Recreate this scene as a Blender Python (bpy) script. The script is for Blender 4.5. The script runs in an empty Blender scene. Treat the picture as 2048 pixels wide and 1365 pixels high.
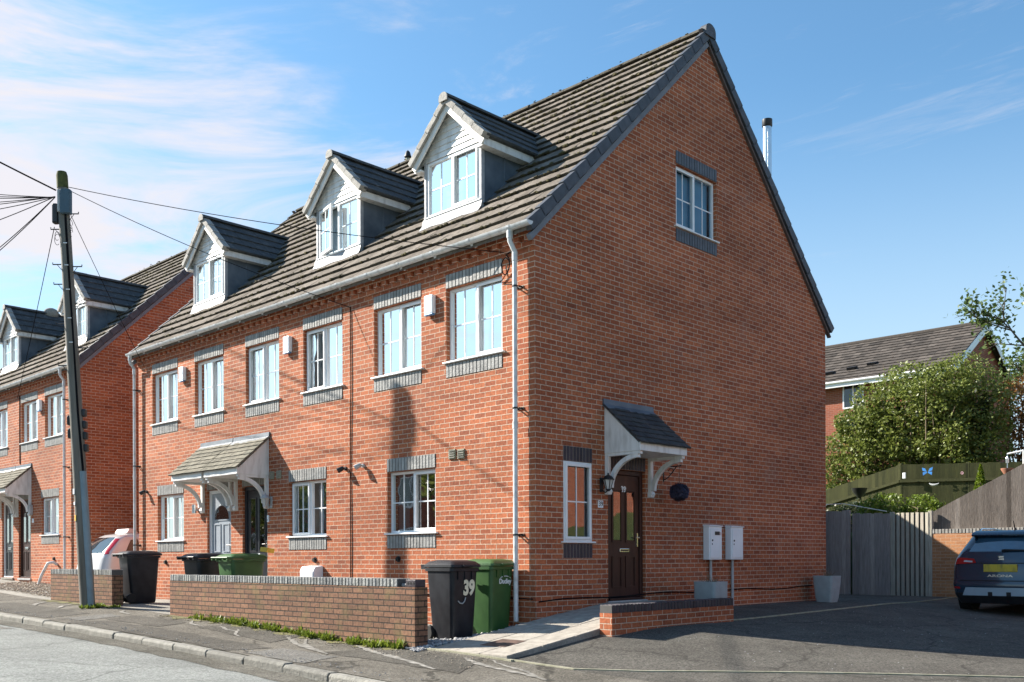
import bpy, bmesh, math, random
import numpy as np
from mathutils import Vector, Matrix
rnd = random.Random(7)
sc = bpy.context.scene
COL = sc.collection
PI = math.pi
# ------------------------------------------------------------------ camera
cd = bpy.data.cameras.new('camera'); cam = bpy.data.objects.new('camera', cd); COL.objects.link(cam); sc.camera = cam
cd.sensor_width = 36; cd.lens = 34.576; cd.shift_y = 0.2126; cd.clip_end = 2000; cd.clip_start = 0.1
YAW = math.atan(2009/1967.); CAM = Vector((-10.12, -9.44, 0.91))
cam.matrix_world = Matrix.Translation(CAM) @ Matrix.Rotation(-YAW, 4, 'Z') @ Matrix.Rotation(PI/2, 4, 'X') @ Matrix.Rotation(math.radians(-0.2), 4, 'Z')
# ------------------------------------------------------------------ light
SUN = Vector((1, -2.37, -1.63)).normalized()
ld = bpy.data.lights.new('sun', 'SUN'); ld.energy = 5.0; ld.angle = math.radians(0.5); ld.color = (1, .93, .83)
sun = bpy.data.objects.new('sun', ld); COL.objects.link(sun); sun.rotation_euler = SUN.to_track_quat('-Z', 'Y').to_euler(); sun.location = (-20, 40, 30)
W = bpy.data.worlds.new('World'); sc.world = W; W.use_nodes = True
def build_world():
    nt = W.node_tree; N = nt.nodes; L = nt.links
    bg = N['Background']; bg.inputs[1].default_value = 1.0
    sky = N.new('ShaderNodeTexSky'); sky.sky_type = 'NISHITA'; sky.sun_disc = False
    sky.sun_elevation = math.radians(32.4); sky.sun_rotation = math.radians(-22.9)
    sky.air_density = 1.0; sky.dust_density = 0.6; sky.ozone_density = 2.2
    st = N.new('ShaderNodeMix'); st.data_type = 'RGBA'; st.blend_type = 'MULTIPLY'; st.inputs[0].default_value = 1
    L.new(sky.outputs[0], st.inputs[6]); st.inputs[7].default_value = (.060, .082, .086, 1)
    tc = N.new('ShaderNodeTexCoord'); sp = N.new('ShaderNodeSeparateXYZ'); L.new(tc.outputs['Generated'], sp.inputs[0])
    def math_(op, a, b=None, clamp=False):
        n = N.new('ShaderNodeMath'); n.operation = op; n.use_clamp = clamp
        for i, v in enumerate((a, b)):
            if v is None: continue
            if isinstance(v, (int, float)): n.inputs[i].default_value = v
            else: L.new(v, n.inputs[i])
        return n.outputs[0]
    # cirrus laid out by compass bearing and height; a large bank lies to the north-north-east
    az = math_('ARCTAN2', sp.outputs[0], sp.outputs[1]); el = math_('ARCSINE', sp.outputs[2])
    def field(sa, se, tilt, ox, oy, scale, det, dist, rough):
        u = math_('ADD', math_('MULTIPLY', az, sa), ox); v = math_('ADD', math_('ADD', math_('MULTIPLY', el, se), math_('MULTIPLY', az, tilt)), oy)
        c = N.new('ShaderNodeCombineXYZ'); L.new(u, c.inputs[0]); L.new(v, c.inputs[1]); n = N.new('ShaderNodeTexNoise')
        for k, x in (('Scale', scale), ('Detail', det), ('Distortion', dist), ('Roughness', rough)): n.inputs[k].default_value = x
        L.new(c.outputs[0], n.inputs['Vector']); return n.outputs[0]
    n1 = field(1.6, 6.5, -.6, 2.3, 4.4, 1.5, 10, .7, .62); n2 = field(1.0, 3.0, -.3, 7.1, 1.2, 1.6, 3, .3, .5)
    def bump_(v, c, w): return math_('POWER', math_('DIVIDE', math_('SUBTRACT', v, c), w), 2.0)
    d2 = math_('ADD', bump_(az, YAW-.42, .42), bump_(el, .30, .23)); G = math_('POWER', 2.718, math_('MULTIPLY', d2, -1.0))
    m = math_('ADD', math_('ADD', math_('MULTIPLY', n1, 1.15), math_('MULTIPLY', n2, .35)), math_('SUBTRACT', math_('MULTIPLY', G, .27), math_('MULTIPLY', math_('POWER', 2.718, math_('MULTIPLY', bump_(az, YAW+.42, .34), -1.0)), .13)))
    r = N.new('ShaderNodeMapRange'); r.interpolation_type = 'SMOOTHSTEP'; r.inputs['From Min'].default_value = .80; r.inputs['From Max'].default_value = 1.10
    L.new(m, r.inputs['Value'])
    n3 = field(1.5, 11, -1.6, .9, 6.3, 1.7, 9, .8, .66)
    r3 = N.new('ShaderNodeMapRange'); r3.interpolation_type = 'SMOOTHSTEP'; r3.inputs['From Min'].default_value = .57; r3.inputs['From Max'].default_value = .76; r3.inputs['To Max'].default_value = .3; L.new(n3, r3.inputs['Value'])
    cl = math_('MAXIMUM', math_('MULTIPLY', r.outputs[0], .95), r3.outputs[0])
    hz = N.new('ShaderNodeMapRange'); hz.interpolation_type = 'SMOOTHSTEP'; hz.inputs['From Min'].default_value = .44; hz.inputs['From Max'].default_value = .02; hz.inputs['To Max'].default_value = .85
    L.new(sp.outputs[2], hz.inputs['Value'])
    mx0 = N.new('ShaderNodeMix'); mx0.data_type = 'RGBA'; L.new(hz.outputs[0], mx0.inputs[0]); L.new(st.outputs[2], mx0.inputs[6]); mx0.inputs[7].default_value = (.285, .345, .395, 1)
    mx = N.new('ShaderNodeMix'); mx.data_type = 'RGBA'; L.new(cl, mx.inputs[0])
    L.new(mx0.outputs[2], mx.inputs[6]); mx.inputs[7].default_value = (.36, .345, .36, 1)
    L.new(mx.outputs[2], bg.inputs[0])
build_world()
sc.view_settings.view_transform = 'Standard'; sc.view_settings.look = 'None'; sc.view_settings.gamma = 1; sc.view_settings.exposure = 1.36
sc.view_settings.use_curve_mapping = False

# ------------------------------------------------------------------ materials
MATS = {}
def groundmat(name, dark, light, pale, rough=.92, crack=.0, grit=1.0):
    m, N, L, p = newmat(name); setp(p, rough, 0, .2); tc = N.new('ShaderNodeTexCoord'); V = tc.outputs['Object']
    def nz(s, d=4, r=.6):
        n = N.new('ShaderNodeTexNoise'); n.inputs['Scale'].default_value = s; n.inputs['Detail'].default_value = d; n.inputs['Roughness'].default_value = r; L.new(V, n.inputs['Vector']); return n.outputs[0]
    def mr(v, a, b, c=0, d=1):
        n = N.new('ShaderNodeMapRange'); L.new(v, n.inputs['Value'])
        for k, x in zip(('From Min', 'From Max', 'To Min', 'To Max'), (a, b, c, d)): n.inputs[k].default_value = x
        return n.outputs[0]
    def mix(f, a, b, t='MIX'):
        n = N.new('ShaderNodeMix'); n.data_type = 'RGBA'; n.blend_type = t
        for i, v in ((0, f), (6, a), (7, b)):
            if isinstance(v, tuple): n.inputs[i].default_value = rgba(v)
            elif isinstance(v, (int, float)): n.inputs[i].default_value = v
            else: L.new(v, n.inputs[i])
        return n.outputs[2]
    c = mix(mr(nz(.9, 7, .65), .38, .62), dark, light); c = mix(mr(nz(3.5, 8, .7), .56, .72, 0, .7), c, pale); c = mix(mr(nz(7, 6, .7), .56, .68, 0, .55), c, tuple(x*.55 for x in dark))
    v = N.new('ShaderNodeTexVoronoi'); v.inputs['Scale'].default_value = 55; L.new(V, v.inputs['Vector']); sp = N.new('ShaderNodeSeparateColor'); L.new(v.outputs['Color'], sp.inputs[0])
    g = mr(sp.outputs[0], 0, 1, 1-.42*grit, 1+.42*grit); n2 = mr(nz(130, 3, .7), .3, .7, 1-.3*grit, 1+.3*grit); mm = N.new('ShaderNodeMath'); mm.operation = 'MULTIPLY'; L.new(g, mm.inputs[0]); L.new(n2, mm.inputs[1])
    cmb = N.new('ShaderNodeCombineColor'); [L.new(mm.outputs[0], cmb.inputs[i]) for i in range(3)]; c = mix(1.0, c, cmb.outputs[0], 'MULTIPLY')
    if crack:
        w = N.new('ShaderNodeTexVoronoi'); w.feature = 'DISTANCE_TO_EDGE'; w.inputs['Scale'].default_value = .55; nd = N.new('ShaderNodeTexNoise'); nd.inputs['Scale'].default_value = 2.5; nd.inputs['Detail'].default_value = 6; L.new(V, nd.inputs['Vector'])
        ad = N.new('ShaderNodeMix'); ad.data_type = 'VECTOR'; ad.inputs[0].default_value = .35; L.new(V, ad.inputs[4]); L.new(nd.outputs['Color'], ad.inputs[5]); L.new(ad.outputs[1], w.inputs['Vector'])
        c = mix(mr(w.outputs['Distance'], .004, .012, crack, 0), c, tuple(x*.3 for x in dark))
    L.new(c, p.inputs['Base Color']); bp = N.new('ShaderNodeBump'); bp.inputs['Strength'].default_value = .9; bp.inputs['Distance'].default_value = .012; L.new(mm.outputs[0], bp.inputs['Height']); L.new(bp.outputs[0], p.inputs['Normal']); return m
def newmat(name):
    m = bpy.data.materials.new(name); m.use_nodes = True; MATS[name] = m
    nt = m.node_tree; return m, nt.nodes, nt.links, nt.nodes['Principled BSDF']
def setp(p, rough=.6, metal=0, spec=.5):
    p.inputs['Roughness'].default_value = rough; p.inputs['Metallic'].default_value = metal
    p.inputs['Specular IOR Level'].default_value = spec
def rgba(c): return (c[0], c[1], c[2], 1)
def mat(name, c, rough=.6, var=.12, scale=6, bump=0, bscale=60, metal=0, spec=.5, c2=None, stretch=(1, 1, 1), detail=6, coat=0, lo=.35, hi=.65):
    m, N, L, p = newmat(name); setp(p, rough, metal, spec)
    if coat: p.inputs['Coat Weight'].default_value = coat; p.inputs['Coat Roughness'].default_value = .05
    tc = N.new('ShaderNodeTexCoord'); mp = N.new('ShaderNodeMapping'); mp.inputs['Scale'].default_value = stretch; L.new(tc.outputs['Object'], mp.inputs[0])
    n = N.new('ShaderNodeTexNoise'); n.inputs['Scale'].default_value = scale; n.inputs['Detail'].default_value = detail; L.new(mp.outputs[0], n.inputs['Vector'])
    r = N.new('ShaderNodeMapRange'); r.inputs['From Min'].default_value = lo; r.inputs['From Max'].default_value = hi; L.new(n.outputs[0], r.inputs['Value'])
    mx = N.new('ShaderNodeMix'); mx.data_type = 'RGBA'; L.new(r.outputs[0], mx.inputs[0])
    a = [x*(1-var) for x in c]; b = [min(1, x*(1+var)) for x in c] if c2 is None else c2
    mx.inputs[6].default_value = rgba(a if c2 is None else c); mx.inputs[7].default_value = rgba(b)
    L.new(mx.outputs[2], p.inputs['Base Color'])
    if bump:
        nb = N.new('ShaderNodeTexNoise'); nb.inputs['Scale'].default_value = bscale; nb.inputs['Detail'].default_value = 4; L.new(mp.outputs[0], nb.inputs['Vector'])
        bp = N.new('ShaderNodeBump'); bp.inputs['Strength'].default_value = bump; bp.inputs['Distance'].default_value = .02; L.new(nb.outputs[0], bp.inputs['Height']); L.new(bp.outputs[0], p.inputs['Normal'])
    return m
def brickmat(name, c1, c2, mortar, dark=None, darkamt=.25, stain=.0, bw=.225, rh=.075, ms=.011, moss=0, rough=.85, bump=.5, soot=.12):
    m, N, L, p = newmat(name); setp(p, rough, 0, .25)
    uv = N.new('ShaderNodeUVMap')
    b = N.new('ShaderNodeTexBrick'); L.new(uv.outputs[0], b.inputs['Vector'])
    b.inputs['Scale'].default_value = 1; b.inputs['Brick Width'].default_value = bw; b.inputs['Row Height'].default_value = rh
    b.inputs['Mortar Size'].default_value = ms*.5; b.inputs['Mortar Smooth'].default_value = .25; b.inputs['Bias'].default_value = -.1
    b.inputs['Color1'].default_value = rgba(c1); b.inputs['Color2'].default_value = rgba(c2); b.inputs['Mortar'].default_value = rgba(mortar)
    b2 = N.new('ShaderNodeTexBrick'); mp = N.new('ShaderNodeMapping'); mp.inputs['Location'].default_value = (bw*37, rh*54, 0)
    L.new(uv.outputs[0], mp.inputs[0]); L.new(mp.outputs[0], b2.inputs['Vector'])
    for k, v in (('Scale', 1), ('Brick Width', bw), ('Row Height', rh), ('Mortar Size', 0), ('Bias', -.35)): b2.inputs[k].default_value = v
    b2.inputs['Color1'].default_value = (0, 0, 0, 1); b2.inputs['Color2'].default_value = (1, 1, 1, 1)
    pw = N.new('ShaderNodeMath'); pw.operation = 'POWER'; L.new(b2.outputs['Color'], pw.inputs[0]); pw.inputs[1].default_value = 2.2
    ml = N.new('ShaderNodeMath'); ml.operation = 'MULTIPLY'; L.new(pw.outputs[0], ml.inputs[0]); ml.inputs[1].default_value = darkamt
    inv = N.new('ShaderNodeMath'); inv.operation = 'SUBTRACT'; inv.inputs[0].default_value = 1; L.new(b.outputs['Fac'], inv.inputs[1])
    ml2 = N.new('ShaderNodeMath'); ml2.operation = 'MULTIPLY'; L.new(ml.outputs[0], ml2.inputs[0]); L.new(inv.outputs[0], ml2.inputs[1])
    mx = N.new('ShaderNodeMix'); mx.data_type = 'RGBA'; L.new(ml2.outputs[0], mx.inputs[0]); L.new(b.outputs['Color'], mx.inputs[6])
    mx.inputs[7].default_value = rgba(dark or [x*.35 for x in c1])
    # fine speckle + broad weathering
    n = N.new('ShaderNodeTexNoise'); n.inputs['Scale'].default_value = 26; n.inputs['Detail'].default_value = 5; L.new(uv.outputs[0], n.inputs['Vector'])
    n2 = N.new('ShaderNodeTexNoise'); n2.inputs['Scale'].default_value = .55; n2.inputs['Detail'].default_value = 6; mq = N.new('ShaderNodeMapping'); mq.inputs['Scale'].default_value = (.55, 1.7, 1); L.new(uv.outputs[0], mq.inputs[0]); L.new(mq.outputs[0], n2.inputs['Vector'])
    ad = N.new('ShaderNodeMath'); ad.operation = 'ADD'; L.new(n.outputs[0], ad.inputs[0]); L.new(n2.outputs[0], ad.inputs[1])
    mr = N.new('ShaderNodeMapRange'); mr.inputs['From Min'].default_value = .7; mr.inputs['From Max'].default_value = 1.3; mr.inputs['To Min'].default_value = 1-soot*1.6; mr.inputs['To Max'].default_value = 1+soot
    L.new(ad.outputs[0], mr.inputs['Value'])
    hs = N.new('ShaderNodeHueSaturation'); L.new(mr.outputs[0], hs.inputs['Value']); L.new(mx.outputs[2], hs.inputs['Color'])
    out = hs.outputs[0]
    if moss:
        sp = N.new('ShaderNodeSeparateXYZ'); L.new(uv.outputs[0], sp.inputs[0])
        n3 = N.new('ShaderNodeTexNoise'); n3.inputs['Scale'].default_value = 3.2; n3.inputs['Detail'].default_value = 5; L.new(uv.outputs[0], n3.inputs['Vector'])
        r3 = N.new('ShaderNodeMapRange'); r3.inputs['From Min'].default_value = .5; r3.inputs['From Max'].default_value = .75; r3.inputs['To Max'].default_value = moss; L.new(n3.outputs[0], r3.inputs['Value'])
        m3 = N.new('ShaderNodeMix'); m3.data_type = 'RGBA'; L.new(r3.outputs[0], m3.inputs[0]); L.new(out, m3.inputs[6]); m3.inputs[7].default_value = (.16, .14, .055, 1); out = m3.outputs[2]
    if stain:
        n4 = N.new('ShaderNodeTexNoise'); n4.inputs['Scale'].default_value = 1.3; n4.inputs['Detail'].default_value = 8; n4.inputs['Roughness'].default_value = .7; L.new(uv.outputs[0], n4.inputs['Vector'])
        r4 = N.new('ShaderNodeMapRange'); r4.inputs['From Min'].default_value = .55; r4.inputs['From Max'].default_value = .78; r4.inputs['To Max'].default_value = stain; L.new(n4.outputs[0], r4.inputs['Value'])
        m4 = N.new('ShaderNodeMix'); m4.data_type = 'RGBA'; L.new(r4.outputs[0], m4.inputs[0]); L.new(out, m4.inputs[6]); m4.inputs[7].default_value = (.5, .4, .33, 1); out = m4.outputs[2]
    L.new(out, p.inputs['Base Color'])
    bh = N.new('ShaderNodeMath'); bh.operation = 'MULTIPLY_ADD'; L.new(inv.outputs[0], bh.inputs[0]); bh.inputs[1].default_value = 1.0
    sc_ = N.new('ShaderNodeMath'); sc_.operation = 'MULTIPLY'; L.new(n.outputs[0], sc_.inputs[0]); sc_.inputs[1].default_value = .35; L.new(sc_.outputs[0], bh.inputs[2])
    bp = N.new('ShaderNodeBump'); bp.inputs['Strength'].default_value = bump; bp.inputs['Distance'].default_value = .012; L.new(bh.outputs[0], bp.inputs['Height']); L.new(bp.outputs[0], p.inputs['Normal'])
    return m
def rand_mat(name, cols, rough=.8, spec=.3, bump=.3, bscale=40, lich=None, lichamt=.5, stretch=None):
    """per mesh-island random colour: tiles, stones, leaves, boards"""
    m, N, L, p = newmat(name); setp(p, rough, 0, spec)
    g = N.new('ShaderNodeNewGeometry'); cr = N.new('ShaderNodeValToRGB'); L.new(g.outputs['Random Per Island'], cr.inputs[0])
    e = cr.color_ramp.elements
    for i, c in enumerate(cols):
        t = i/(len(cols)-1)
        if i == 0: el = e[0]; el.position = 0
        elif i == len(cols)-1: el = e[-1]; el.position = 1
        else: el = e.new(t)
        el.color = rgba(c)
    tc = N.new('ShaderNodeTexCoord')
    if stretch: mp_ = N.new('ShaderNodeMapping'); mp_.inputs['Scale'].default_value = stretch; L.new(tc.outputs['Object'], mp_.inputs[0]); tc = mp_; OUT = mp_.outputs[0]
    else: OUT = tc.outputs['Object']
    n = N.new('ShaderNodeTexNoise'); n.inputs['Scale'].default_value = 9; n.inputs['Detail'].default_value = 7; L.new(OUT, n.inputs['Vector'])
    mr = N.new('ShaderNodeMapRange'); mr.inputs['From Min'].default_value = .3; mr.inputs['From Max'].default_value = .7; mr.inputs['To Min'].default_value = .78; mr.inputs['To Max'].default_value = 1.2; L.new(n.outputs[0], mr.inputs['Value'])
    hs = N.new('ShaderNodeHueSaturation'); L.new(mr.outputs[0], hs.inputs['Value']); L.new(cr.outputs[0], hs.inputs['Color']); out = hs.outputs[0]
    if lich:
        v = N.new('ShaderNodeTexNoise'); v.inputs['Scale'].default_value = 7; v.inputs['Detail'].default_value = 9; v.inputs['Roughness'].default_value = .75; L.new(OUT, v.inputs['Vector'])
        r = N.new('ShaderNodeMapRange'); r.inputs['From Min'].default_value = .56; r.inputs['From Max'].default_value = .66; r.inputs['To Max'].default_value = lichamt; L.new(v.outputs[0], r.inputs['Value'])
        mx = N.new('ShaderNodeMix'); mx.data_type = 'RGBA'; L.new(r.outputs[0], mx.inputs[0]); L.new(out, mx.inputs[6]); mx.inputs[7].default_value = rgba(lich); out = mx.outputs[2]
    L.new(out, p.inputs['Base Color'])
    if bump:
        nb = N.new('ShaderNodeTexNoise'); nb.inputs['Scale'].default_value = bscale; nb.inputs['Detail'].default_value = 5; L.new(OUT, nb.inputs['Vector'])
        bp = N.new('ShaderNodeBump'); bp.inputs['Strength'].default_value = bump; bp.inputs['Distance'].default_value = .02; L.new(nb.outputs[0], bp.inputs['Height']); L.new(bp.outputs[0], p.inputs['Normal'])
    return m
def leafmat(name, cols, trans=.35):
    m = rand_mat(name, cols, rough=.45, spec=.4, bump=0)
    nt = m.node_tree; N = nt.nodes; L = nt.links; p = N['Principled BSDF']; out = N['Material Output']
    t = N.new('ShaderNodeBsdfTranslucent'); src = p.inputs['Base Color'].links[0].from_socket
    L.new(src, t.inputs[0]); mx = N.new('ShaderNodeMixShader'); mx.inputs[0].default_value = trans
    L.new(p.outputs[0], mx.inputs[1]); L.new(t.outputs[0], mx.inputs[2]); L.new(mx.outputs[0], out.inputs[0]); return m
def glassmat(name, tint=(.82, .88, .9), refl=1.0, ior=1.6):
    m = bpy.data.materials.new(name); m.use_nodes = True; MATS[name] = m
    nt = m.node_tree; N = nt.nodes; L = nt.links; N.clear()
    o = N.new('ShaderNodeOutputMaterial'); t = N.new('ShaderNodeBsdfTransparent'); t.inputs[0].default_value = rgba(tint)
    g = N.new('ShaderNodeBsdfGlossy'); g.inputs['Roughness'].default_value = .02; g.inputs[0].default_value = (1, 1, 1, 1)
    f = N.new('ShaderNodeFresnel'); f.inputs[0].default_value = ior
    tc = N.new('ShaderNodeTexCoord'); nb = N.new('ShaderNodeTexNoise'); nb.inputs['Scale'].default_value = 1.6; L.new(tc.outputs['Object'], nb.inputs['Vector'])
    bp = N.new('ShaderNodeBump'); bp.inputs['Strength'].default_value = .06; bp.inputs['Distance'].default_value = .05; L.new(nb.outputs[0], bp.inputs['Height']); L.new(bp.outputs[0], g.inputs['Normal'])
    k = N.new('ShaderNodeMath'); k.operation = 'MULTIPLY'; k.use_clamp = True; k.inputs[1].default_value = refl; L.new(f.outputs[0], k.inputs[0])
    mx = N.new('ShaderNodeMixShader'); L.new(k.outputs[0], mx.inputs[0]); L.new(t.outputs[0], mx.inputs[1]); L.new(g.outputs[0], mx.inputs[2]); L.new(mx.outputs[0], o.inputs[0]); return m

brickmat('brick', (.46, .142, .060), (.315, .086, .039), (.58, .43, .32), dark=(.105, .034, .024), darkamt=.85, stain=.22, ms=.013, bump=.8, soot=.26)
brickmat('wall_brick', (.27, .14, .085), (.18, .092, .058), (.05, .037, .028), dark=(.085, .055, .036), darkamt=.75, moss=.5, ms=.017, bump=1, soot=.28)
brickmat('far_brick', (.33, .10, .055), (.25, .075, .045), (.36, .25, .2), dark=(.10, .04, .03))
brickmat('buff_brick', (.52, .25, .12), (.42, .19, .09), (.50, .36, .25), dark=(.3, .13, .06), darkamt=.4)
rand_mat('soldier', [(.20, .20, .195), (.30, .295, .28), (.245, .24, .23), (.33, .325, .31)], rough=.6, bump=.4)
mat('soldier_joint', (.085, .08, .075), .9)
rand_mat('soldier_dark', [(.030, .026, .032), (.05, .042, .05), (.04, .033, .042), (.06, .05, .06)], rough=.5, bump=.3)
rand_mat('soldier_blue', [(.07, .085, .11), (.10, .115, .14), (.085, .10, .12)], rough=.55, bump=.3)
mat('soldier_joint_light', (.30, .23, .19), .9)
rand_mat('coping', [(.13, .135, .135), (.24, .245, .24), (.32, .32, .30), (.18, .18, .175)], rough=.6, bump=.5, lich=(.30, .30, .25), lichamt=.4)
rand_mat('roof_tile', [(.122, .104, .087), (.19, .163, .137), (.15, .129, .108), (.225, .195, .165)], rough=.95, spec=.1, bump=.7, bscale=30, lich=(.035, .032, .022), lichamt=.6)
rand_mat('ridge_tile', [(.075, .068, .055), (.12, .11, .09), (.09, .082, .066)], rough=.95, spec=.1, bump=.7, lich=(.10, .085, .035), lichamt=.6)
rand_mat('dormer_tile', [(.06, .065, .07), (.085, .088, .09), (.072, .077, .082)], rough=.85, spec=.2, bump=.4, lich=(.34, .34, .32), lichamt=.35)
rand_mat('canopy_tile', [(.15, .14, .11), (.21, .195, .155), (.18, .165, .13)], rough=.9, spec=.15, bump=.4, lich=(.09, .085, .06), lichamt=.5)
rand_mat('canopy_tile_grey', [(.045, .045, .05), (.075, .072, .072), (.06, .06, .062)], rough=.9, spec=.15, bump=.4)
rand_mat('verge_pale', [(.27, .255, .23), (.37, .35, .32), (.31, .30, .275)], rough=.8, bump=.3, lich=(.2, .19, .17), lichamt=.4)
rand_mat('verge_dark', [(.055, .062, .075), (.075, .082, .098), (.065, .072, .085)], rough=.55, bump=.15)
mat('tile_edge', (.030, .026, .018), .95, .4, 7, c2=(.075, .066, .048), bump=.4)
mat('moss', (.035, .03, .014), .95, .5, c2=(.10, .085, .03), scale=5, bump=.6)
mat('upvc', (.80, .81, .81), .35, .03, 3)
mat('paint_white', (.74, .73, .71), .5, .05, 7, c2=(.50, .48, .45), stretch=(1.5, 1.5, .35), lo=.48, hi=.78)
mat('gutter_white', (.64, .655, .66), .4, .1, 9, c2=(.36, .36, .34), lo=.48, hi=.8)
mat('lead', (.055, .075, .10), .5, .3, 3, bump=.2, bscale=10, c2=(.115, .14, .17), spec=.5)
mat('lead_pale', (.40, .40, .41), .55, .15, 8, bump=.3, bscale=15, c2=(.26, .265, .28))
mat('cloak_grey', (.16, .175, .20), .7, .15, 5)
mat('undercloak', (.11, .085, .08), .8, .2, 9)
mat('room_dark', (.018, .018, .018), .9)
mat('blind_painted_sky', (.10, .30, .46), .8, .08, 3)  # gable window's sky reflection, painted as the blue of a blind
mat('blind', (.215, .265, .295), .8, .03, 2, stretch=(1, 1, 30))
mat('net', (.24, .285, .31), .9, .05, 4)
mat('net_green', (.16, .20, .19), .9, .1, 4)
mat('warm_room', (.42, .22, .09), .9, .4, 5, c2=(.22, .16, .05))
glassmat('glass', (.78, .86, .90), refl=.75); glassmat('glass_dark', (.5, .55, .55), .45); glassmat('glass_mirror', (.75, .75, .75), 2.6)
mat('door_brown', (.034, .015, .012), .4, .2, 10, stretch=(1, 1, .15), c2=(.058, .025, .019), spec=.3)
mat('door_grey', (.30, .33, .37), .4, .05, 4); mat('door_dark', (.022, .024, .03), .3, .1, 4)
mat('chrome', (.75, .75, .75), .2, metal=1); mat('steel', (.55, .60, .63), .3, .08, 3, metal=.85)
mat('black_plastic', (.016, .016, .018), .42, .25, 6); mat('black_metal', (.012, .012, .013), .5)
mat('grey_plastic', (.42, .43, .43), .5); mat('dark_hole', (.008, .008, .008), .9)
mat('box_white', (.84, .86, .88), .4, .03, 4); mat('alarm_blue', (.10, .28, .52), .4)
mat('bin_black', (.008, .009, .013), .45, .3, 5, c2=(.020, .022, .027), spec=.35); mat('bin_green', (.028, .088, .022), .45, .2, 5, c2=(.042, .115, .03))
mat('sticker', (.72, .68, .52), .5); mat('white_mark', (.75, .77, .78), .5)
mat('pole_wood', (.115, .105, .085), .85, .3, 7, stretch=(1, 1, .08), bump=.5, bscale=30, c2=(.20, .19, .165))
mat('pole_cap', (.075, .08, .022), .9, .3, 12); mat('pole_box', (.055, .10, .135), .5, .12, 5); mat('guard', (.20, .27, .31), .5, .1, 4)
mat('cable_black', (.012, .012, .014), 1, spec=0); mat('cable_white', (.75, .72, .62), .6)
groundmat('tarmac', (.135, .122, .100), (.215, .196, .163), (.32, .298, .255), crack=.7)
groundmat('drive_tarmac', (.100, .092, .079), (.140, .130, .112), (.19, .178, .155), crack=.5)
groundmat('road_tarmac', (.23, .238, .222), (.30, .31, .29), (.36, .365, .34), grit=.8, crack=.4)
groundmat('patch_dark', (.095, .087, .073), (.145, .133, .112), (.20, .185, .155))
groundmat('patch_pale', (.17, .163, .145), (.22, .21, .19), (.27, .26, .24))
mat('worn_line', (.16, .15, .13), .9, .2, 9, c2=(.32, .30, .265), bump=.4, lo=.45, hi=.66)
groundmat('gutter_dirt', (.12, .112, .09), (.19, .178, .148), (.25, .235, .2), grit=1.2)
rand_mat('kerb_stone', [(.17, .163, .142), (.27, .258, .225), (.215, .206, .18)], rough=.9, bump=.7, bscale=35, lich=(.17, .16, .13), lichamt=.6)
rand_mat('slab', [(.30, .27, .23), (.36, .325, .275), (.33, .30, .255)], rough=.9, bump=.5, lich=(.2, .18, .15), lichamt=.4)
groundmat('concrete', (.25, .235, .205), (.33, .31, .27), (.38, .36, .32), grit=.35); mat('edging', (.36, .34, .25), .9, .2, 8, bump=.5, c2=(.24, .23, .15))
mat('soil', (.07, .06, .04), .95, .3, 3, bump=.6); mat('grass', (.045, .075, .018), .9, .4, 2, c2=(.08, .11, .03), bump=.6)
rand_mat('pebble', [(.16, .17, .19), (.34, .34, .34), (.25, .25, .26), (.48, .46, .43)], rough=.8, bump=0)
rand_mat('pebble_buff', [(.26, .21, .16), (.42, .35, .27), (.33, .27, .21), (.52, .46, .38)], rough=.85, bump=0)
rand_mat('fence_grey', [(.09, .074, .062), (.21, .18, .155), (.13, .108, .092), (.27, .235, .205), (.16, .135, .115)], rough=.9, bump=.5, bscale=25, lich=(.06, .052, .04), lichamt=.6, stretch=(6, 6, .35))
rand_mat('fence_gate', [(.20, .18, .175), (.36, .32, .30), (.26, .235, .225), (.42, .375, .345), (.30, .27, .255)], rough=.9, bump=.5, bscale=25, lich=(.11, .10, .08), lichamt=.6, stretch=(6, 6, .35))
rand_mat('fence_pale', [(.36, .33, .27), (.46, .43, .36), (.40, .36, .30)], rough=.9, bump=.4, stretch=(6, 6, .35))
rand_mat('fence_green', [(.036, .040, .017), (.070, .073, .028), (.05, .053, .022), (.085, .086, .035)], rough=.95, bump=.4, stretch=(6, 6, .35), lich=(.12, .13, .03), lichamt=.5)
mat('far_tile', (.075, .06, .05), .9, .2, 3); mat('stone_pot', (.34, .37, .38), .8, .08, 6, bump=.2)
mat('terracotta', (.35, .15, .09), .8)
leafmat('leaf_hedge', [(.085, .115, .022), (.20, .235, .05), (.14, .18, .034), (.28, .31, .085)])
leafmat('leaf_box', [(.09, .14, .012), (.16, .22, .02), (.12, .18, .018)]); leafmat('leaf_conifer', [(.13, .20, .012), (.20, .27, .02)])
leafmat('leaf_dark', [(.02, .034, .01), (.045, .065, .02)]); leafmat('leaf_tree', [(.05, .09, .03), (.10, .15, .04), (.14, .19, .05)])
leafmat('leaf_copper', [(.16, .075, .025), (.26, .13, .04), (.20, .10, .03)]); leafmat('leaf_weed', [(.12, .17, .015), (.22, .27, .04), (.16, .22, .03)])
mat('bark', (.09, .07, .05), .9, .3, 8, bump=.5); mat('twig', (.20, .15, .10), .9, .3, 9)
mat('globe_purple', (.05, .045, .08), .9, .3, 30, bump=.5); mat('ornament_blue', (.03, .20, .55), .5); mat('ornament_pink', (.5, .3, .35), .6)
mat('car_navy', (.012, .034, .062), .22, .03, 2, coat=1); mat('car_silver', (.58, .57, .57), .3, .03, 2, coat=.7, metal=.2)
mat('car_glass', (.012, .016, .02), .04, .1, 2, spec=1.0)
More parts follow.
